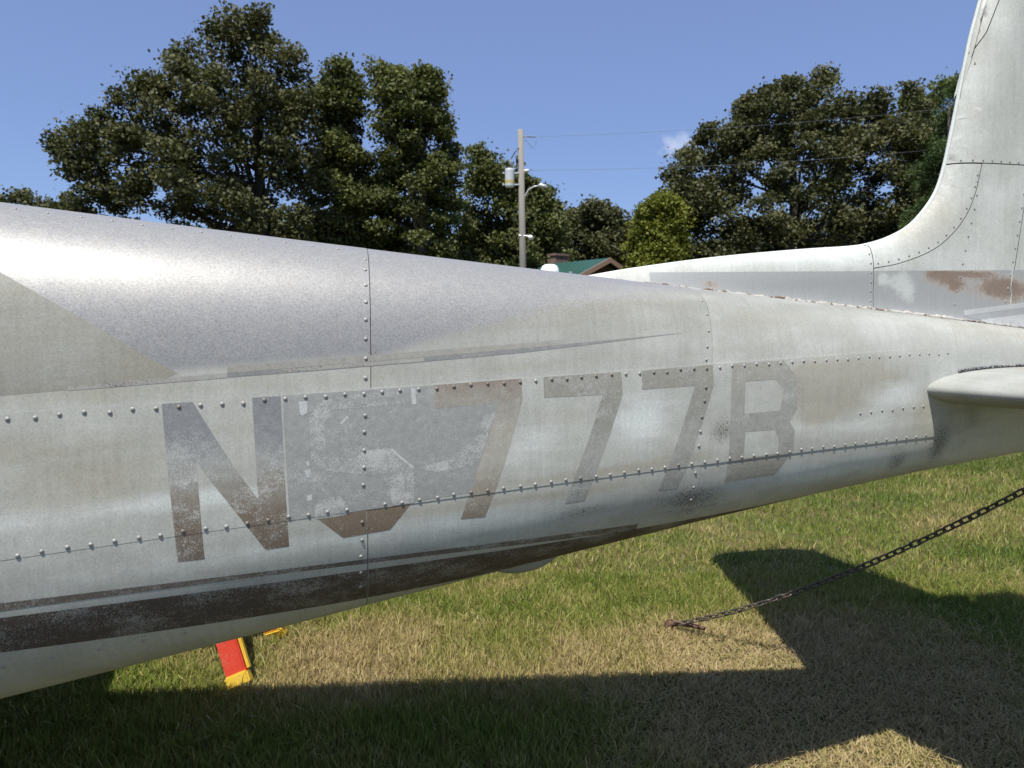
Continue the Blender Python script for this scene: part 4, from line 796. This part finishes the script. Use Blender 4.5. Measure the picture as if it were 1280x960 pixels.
def tree(D, prof, mat, seed, label, cl=.85, nclump=120, per=230, leaf=.20, depth=4.5, bark=None, kind='tree', limbs=16, flat=.75, cat_='tree', group='trees behind the aeroplane', trunk_x=None):
    """prof: crown outline in metres, seen from the field: x across, z up, at distance D; depth is the crown's half depth"""
    r = np.random.default_rng(seed); poly = [tuple(p) for p in prof]; xs_ = np.array([p[0] for p in poly]); zs_ = np.array([p[1] for p in poly])
    C_ = []; tries = 0
    while len(C_) < nclump and tries < 60:
        n = 400; x = xs_.min()+(xs_.max()-xs_.min())*r.random(n); z = zs_.min()+(zs_.max()-zs_.min())*r.random(n); ok = inpoly(x, z, poly); x, z = x[ok], z[ok]; d = edge_d(x, z, poly); k = d > cl*.52
        for xx, zz, dd in zip(x[k], z[k], d[k]):
            if r.random() < (1.0 if dd < 1.6*cl else .55):
                dm = depth*min(1, .25+dd/(1.6*depth)); y = D+(2*r.random()-1)*dm
                if all((xx-c_[0])**2+(zz-c_[2])**2+(.8*(y-c_[1]))**2 > (cl*.45)**2 for c_ in C_[-40:]): C_.append((xx, y, zz, cl*(.6+.5*r.random())*min(1, .45+dd/cl*.55)))
            if len(C_) >= nclump: break
        tries += 1
    C_ = np.array(C_); m = len(C_); tot = m*per; ci = np.repeat(np.arange(m), per)
    dv = r.normal(size=(tot, 3)); dv /= np.linalg.norm(dv, axis=1, keepdims=True); rad = r.random(tot)**.45*(1+.35*(r.random(tot) < .12))
    lump = 1+.35*np.sin(3.1*dv[:, 0]+ci)*np.sin(2.7*dv[:, 2]+2*ci)
    sp = r.random(tot) < .5
    P = C_[ci, :3]+dv*(rad*C_[ci, 3]*lump)[:, None]*np.array([1.1, 1.1, flat])
    nv = r.normal(size=(tot, 3))*.9+np.array([0, -.25, .75]); nv /= np.linalg.norm(nv, axis=1, keepdims=True); tx = np.cross(nv, r.normal(size=(tot, 3))); tx /= np.linalg.norm(tx, axis=1, keepdims=True); ty = np.cross(nv, tx)
    s = leaf*(.55+.75*r.random(tot))[:, None]; wd = s*(.42 if kind != 'pine' else .12); s = s*(1 if kind != 'pine' else 1.5)
    V = np.stack([P-tx*s*.5, P+ty*wd-tx*s*.05+nv*s*.08, P+tx*s*.5, P-ty*wd-tx*s*.05+nv*s*.08], 1); b = np.arange(tot)*4
    cb_ = r.random(m); tint = np.clip(.30+.42*r.random(tot)+.35*(cb_[ci]-.3)+(r.random(tot) < .06)*.4, 0, 1)
    root = tag(empty(label[0], (float(xs_.mean()) if trunk_x is None else trunk_x, D, 0)), label[1], cat_, group)
    link('crown', np_mesh('crown', V.reshape(-1, 3), [np.stack([b, b+1, b+2, b+3], -1)], mat, False, {'tint': np.repeat(tint, 4)}), root)
    # trunk and limbs reaching into the clumps
    bm = bmesh.new(); tx0 = float(xs_.mean()) if trunk_x is None else trunk_x; H = float(zs_.max()); fork = float(zs_.min()+.30*(H-zs_.min())); tr_ = .022*H+.05
    tube(bm, [(tx0, D, -.2), (tx0+.05, D, .5), (tx0-.1, D, fork*.6), (tx0+.15, D+.1, fork), (tx0, D, fork+.35*(H-fork)), (tx0-.2, D, fork+.75*(H-fork))], [tr_*1.5, tr_, tr_*.85, tr_*.7, tr_*.42, tr_*.12], 10)
    link('trunk', bm_mesh('trunk', bm, bark or BARK, True), root); bm = bmesh.new()
    for c_ in C_[r.permutation(m)[:limbs*2]]:
        t0 = r.uniform(0, .6); st_ = Vector((tx0, D, fork*.75+(H-fork)*t0*.8)); en = Vector(c_[:3]); 
        if en.z < st_.z+.2: st_.z = max(fork*.5, en.z-1.0)
        mid_ = st_.lerp(en, .5)+Vector((r.normal()*.25, r.normal()*.25, .25+r.normal()*.25)); q3 = st_.lerp(mid_, .5)+Vector((0, 0, -.1)); r0 = tr_*.33*(1-.5*t0)
        tube(bm, [st_, q3, mid_, mid_.lerp(en, .55)+Vector((r.normal()*.15, 0, .1)), en], [r0, r0*.75, r0*.5, r0*.3, r0*.1], 6)
    link('limbs', bm_mesh('limbs', bm, bark or BARK, True), root); return root
TREES = [
{'D': 55, 'mat': 'OAK', 'prof': [(-38.14, 10.29), (-37.78, 11.07), (-36.47, 11.48), (-35.87, 12.08), (-34.91, 12.32), (-34.2, 11.36), (-33.0, 11.6), (-31.98, 10.47), (-30.79, 7.78), (-31.09, 2.99), (-38.26, 2.99)], 'label': ('oak_tree', 'small distant oak low at the far left'), 'kw': {'cl': 1.1, 'nclump': 60, 'per': 341, 'leaf': 0.243, 'depth': 3}},
{'D': 36, 'mat': 'OAK', 'prof': [(-21.68, 9.83), (-21.44, 10.46), (-20.82, 11.24), (-19.96, 11.56), (-19.17, 11.95), (-18.47, 12.57), (-17.69, 13.2), (-17.37, 14.06), (-16.67, 14.61), (-15.81, 14.53), (-15.1, 15.0), (-14.56, 15.78), (-13.85, 15.94), (-13.23, 16.57), (-12.13, 16.8), (-10.88, 16.49), (-10.02, 16.33), (-9.86, 15.31), (-10.02, 14.02), (-9.08, 13.75), (-9.23, 12.26), (-9.47, 10.3), (-9.7, 8.93), (-9.39, 7.17), (-9.59, 2.28), (-20.93, 2.28), (-21.21, 5.61), (-20.9, 7.57), (-21.44, 8.43)], 'label': ('oak_tree', 'tallest broad dark oak left of the middle, with open limbs'), 'kw': {'cl': 0.92, 'nclump': 250, 'per': 360, 'leaf': 0.19, 'depth': 4.5, 'limbs': 22, 'trunk_x': -12.2}},
{'D': 40, 'mat': 'OAK2', 'prof': [(-10.61, 12.59), (-10.78, 13.89), (-10.0, 14.76), (-9.78, 15.8), (-9.04, 15.98), (-8.48, 15.46), (-7.74, 15.11), (-7.65, 13.02), (-8.0, 11.93), (-7.13, 10.41), (-7.22, 2.37), (-11.52, 2.37), (-11.09, 7.8)], 'label': ('oak_tree', 'narrow green tree with a rounded top between two broader trees'), 'kw': {'cl': 0.95, 'nclump': 150, 'per': 372, 'leaf': 0.19, 'depth': 3.5, 'flat': 0.62, 'trunk_x': -8.6}},
{'D': 40.5, 'mat': 'OAK2', 'prof': [(-7.48, 13.83), (-7.4, 15.15), (-6.78, 15.9), (-5.94, 15.72), (-5.63, 15.15), (-4.62, 15.28), (-3.7, 14.71), (-3.52, 13.83), (-2.99, 12.29), (-2.64, 9.86), (-2.73, 2.38), (-8.14, 2.38), (-7.84, 8.32), (-7.22, 10.96), (-7.66, 12.73)], 'label': ('oak_tree', 'full rounded green tree left of the utility pole'), 'kw': {'cl': 0.95, 'nclump': 190, 'per': 372, 'leaf': 0.19, 'depth': 4, 'flat': 0.62, 'trunk_x': -4.9}, 'pale': 1},
{'D': 46, 'mat': 'OAK2', 'prof': [(-3.5, 9.75), (-2.9, 12.0), (-2.0, 12.75), (-1.25, 11.95), (0.0, 11.5), (0.6, 11.0), (1.6, 10.35), (2.6, 10.15), (3.4, 8.65), (3.8, 2.5), (-4.0, 2.5)], 'label': ('oak_tree', 'lower dark tree directly behind the utility pole'), 'kw': {'cl': 1.1, 'nclump': 150, 'per': 356, 'leaf': 0.213, 'depth': 4}},
{'D': 60, 'mat': 'OAK', 'prof': [(2.87, 9.33), (4.04, 10.83), (5.35, 11.09), (6.2, 11.61), (7.3, 11.28), (8.48, 10.83), (9.91, 9.26), (10.43, 2.8), (2.61, 2.8)], 'label': ('oak_tree', 'small distant tree behind the green house roof'), 'kw': {'cl': 1.2, 'nclump': 150, 'per': 341, 'leaf': 0.258, 'depth': 3.5}},
{'D': 38, 'mat': 'YELL', 'prof': [(5.87, 6.0), (6.2, 7.24), (6.48, 8.07), (6.94, 7.9), (7.35, 8.48), (8.01, 8.56), (8.47, 8.07), (8.92, 6.66), (8.84, 2.33), (5.53, 2.33)], 'label': ('young_tree', 'yellow green young tree beside the dark right hand trees'), 'kw': {'cl': 0.75, 'nclump': 150, 'per': 356, 'leaf': 0.16, 'depth': 2.2}},
{'D': 42, 'mat': 'OAK', 'prof': [(8.58, 10.17), (9.04, 11.32), (9.68, 11.77), (10.59, 12.78), (11.41, 12.46), (12.14, 12.78), (12.42, 14.05), (13.15, 14.69), (14.06, 14.6), (14.61, 14.88), (14.97, 15.52), (15.98, 15.15), (16.8, 15.88), (17.71, 15.88), (18.35, 15.52), (18.08, 14.69), (18.81, 14.15), (19.63, 14.69), (20.54, 14.78), (21.55, 15.06), (22.46, 14.51), (23.19, 13.14), (23.97, 9.49), (23.97, 2.41), (9.04, 2.41), (9.04, 7.66)], 'label': ('oak_tree', 'broad dark oak right of the yellow green tree'), 'kw': {'cl': 1.0, 'nclump': 350, 'per': 372, 'leaf': 0.198, 'depth': 5, 'limbs': 20}},
{'D': 55, 'mat': 'LGRN', 'prof': [(28.4, 17.94), (29.41, 19.26), (30.61, 19.49), (31.68, 19.73), (33.0, 19.49), (35.27, 18.54), (35.87, 2.7), (28.1, 2.7)], 'label': ('maple_tree', 'light green tree peeping over the dark oak near the fin'), 'kw': {'cl': 1.1, 'nclump': 110, 'per': 310, 'leaf': 0.258, 'depth': 3.5}},
{'D': 35, 'mat': 'PINE', 'prof': [(21.0, 13.71), (21.46, 13.18), (21.76, 11.96), (22.64, 10.06), (22.83, 2.26), (18.26, 2.26), (18.45, 6.64), (19.02, 8.16), (19.1, 9.49), (19.78, 10.06), (20.16, 11.58), (20.54, 12.91)], 'label': ('pine_tree', 'dark green pine close behind the tail fin'), 'kw': {'cl': 0.75, 'nclump': 150, 'per': 589, 'leaf': 0.152, 'depth': 2.2, 'kind': 'pine'}},
{'D': 40, 'mat': 'OAK', 'prof': [(25.87, 11.72), (27.83, 14.33), (30.43, 15.2), (33.04, 13.46), (35.22, 10.41), (35.22, 2.37), (25.43, 2.37)], 'label': ('oak_tree', 'dark oak hidden behind the tail fin'), 'kw': {'cl': 0.9, 'nclump': 120, 'per': 279, 'leaf': 0.167, 'depth': 4}},
{'D': 42, 'mat': 'OAK', 'prof': [(-38.8, 4.92), (-37.43, 9.95), (-34.7, 11.77), (-31.96, 10.4), (-29.9, 6.29), (-29.67, 2.41), (-38.8, 2.41)], 'label': ('oak_tree', 'dark oak beyond the left edge'), 'kw': {'cl': 0.9, 'nclump': 100, 'per': 279, 'leaf': 0.167, 'depth': 4}}]
MATS = dict(OAK=OAK, OAK2=OAK2, YELL=YELL, LGRN=LGRN, PINE=PINE)
for i, T in enumerate(TREES): tree(T['D'], T['prof'], MATS[T['mat']], 100+i, T['label'], bark=BARKL if T.get('pale') else None, **T['kw'])
# darker wood far behind, one mass
r = np.random.default_rng(77); n = 90000; x = -75+160*r.random(n); y = 66+14*r.random(n); hgt = (7.5+4.0*vnoise(x, y*0, .12, 81)+1.6*vnoise(x, y, .5, 82))*np.clip((x/y*920+640)/160, .35, 1)*np.clip(1-.35*np.exp(-((x/y*920-110)/55)**2), 0, 1); z = hgt*r.random(n)**.8
nv = r.normal(size=(n, 3))+np.array([0, -.4, .5]); nv /= np.linalg.norm(nv, axis=1, keepdims=True); tx = np.cross(nv, r.normal(size=(n, 3))); tx /= np.linalg.norm(tx, axis=1, keepdims=True); ty = np.cross(nv, tx); s = (.35+.5*r.random(n))[:, None]; P = np.stack([x, y, z], -1)
V = np.stack([P-tx*s*.5, P+ty*s*.4, P+tx*s*.5, P-ty*s*.4], 1); b = np.arange(n)*4
tag(link('woodland', np_mesh('woodland', V.reshape(-1, 3), [np.stack([b, b+1, b+2, b+3], -1)], OAK, False, {'tint': np.repeat(.6*r.random(n), 4)})), 'dark distant woodland behind the trees', 'woodland', None, 'stuff')
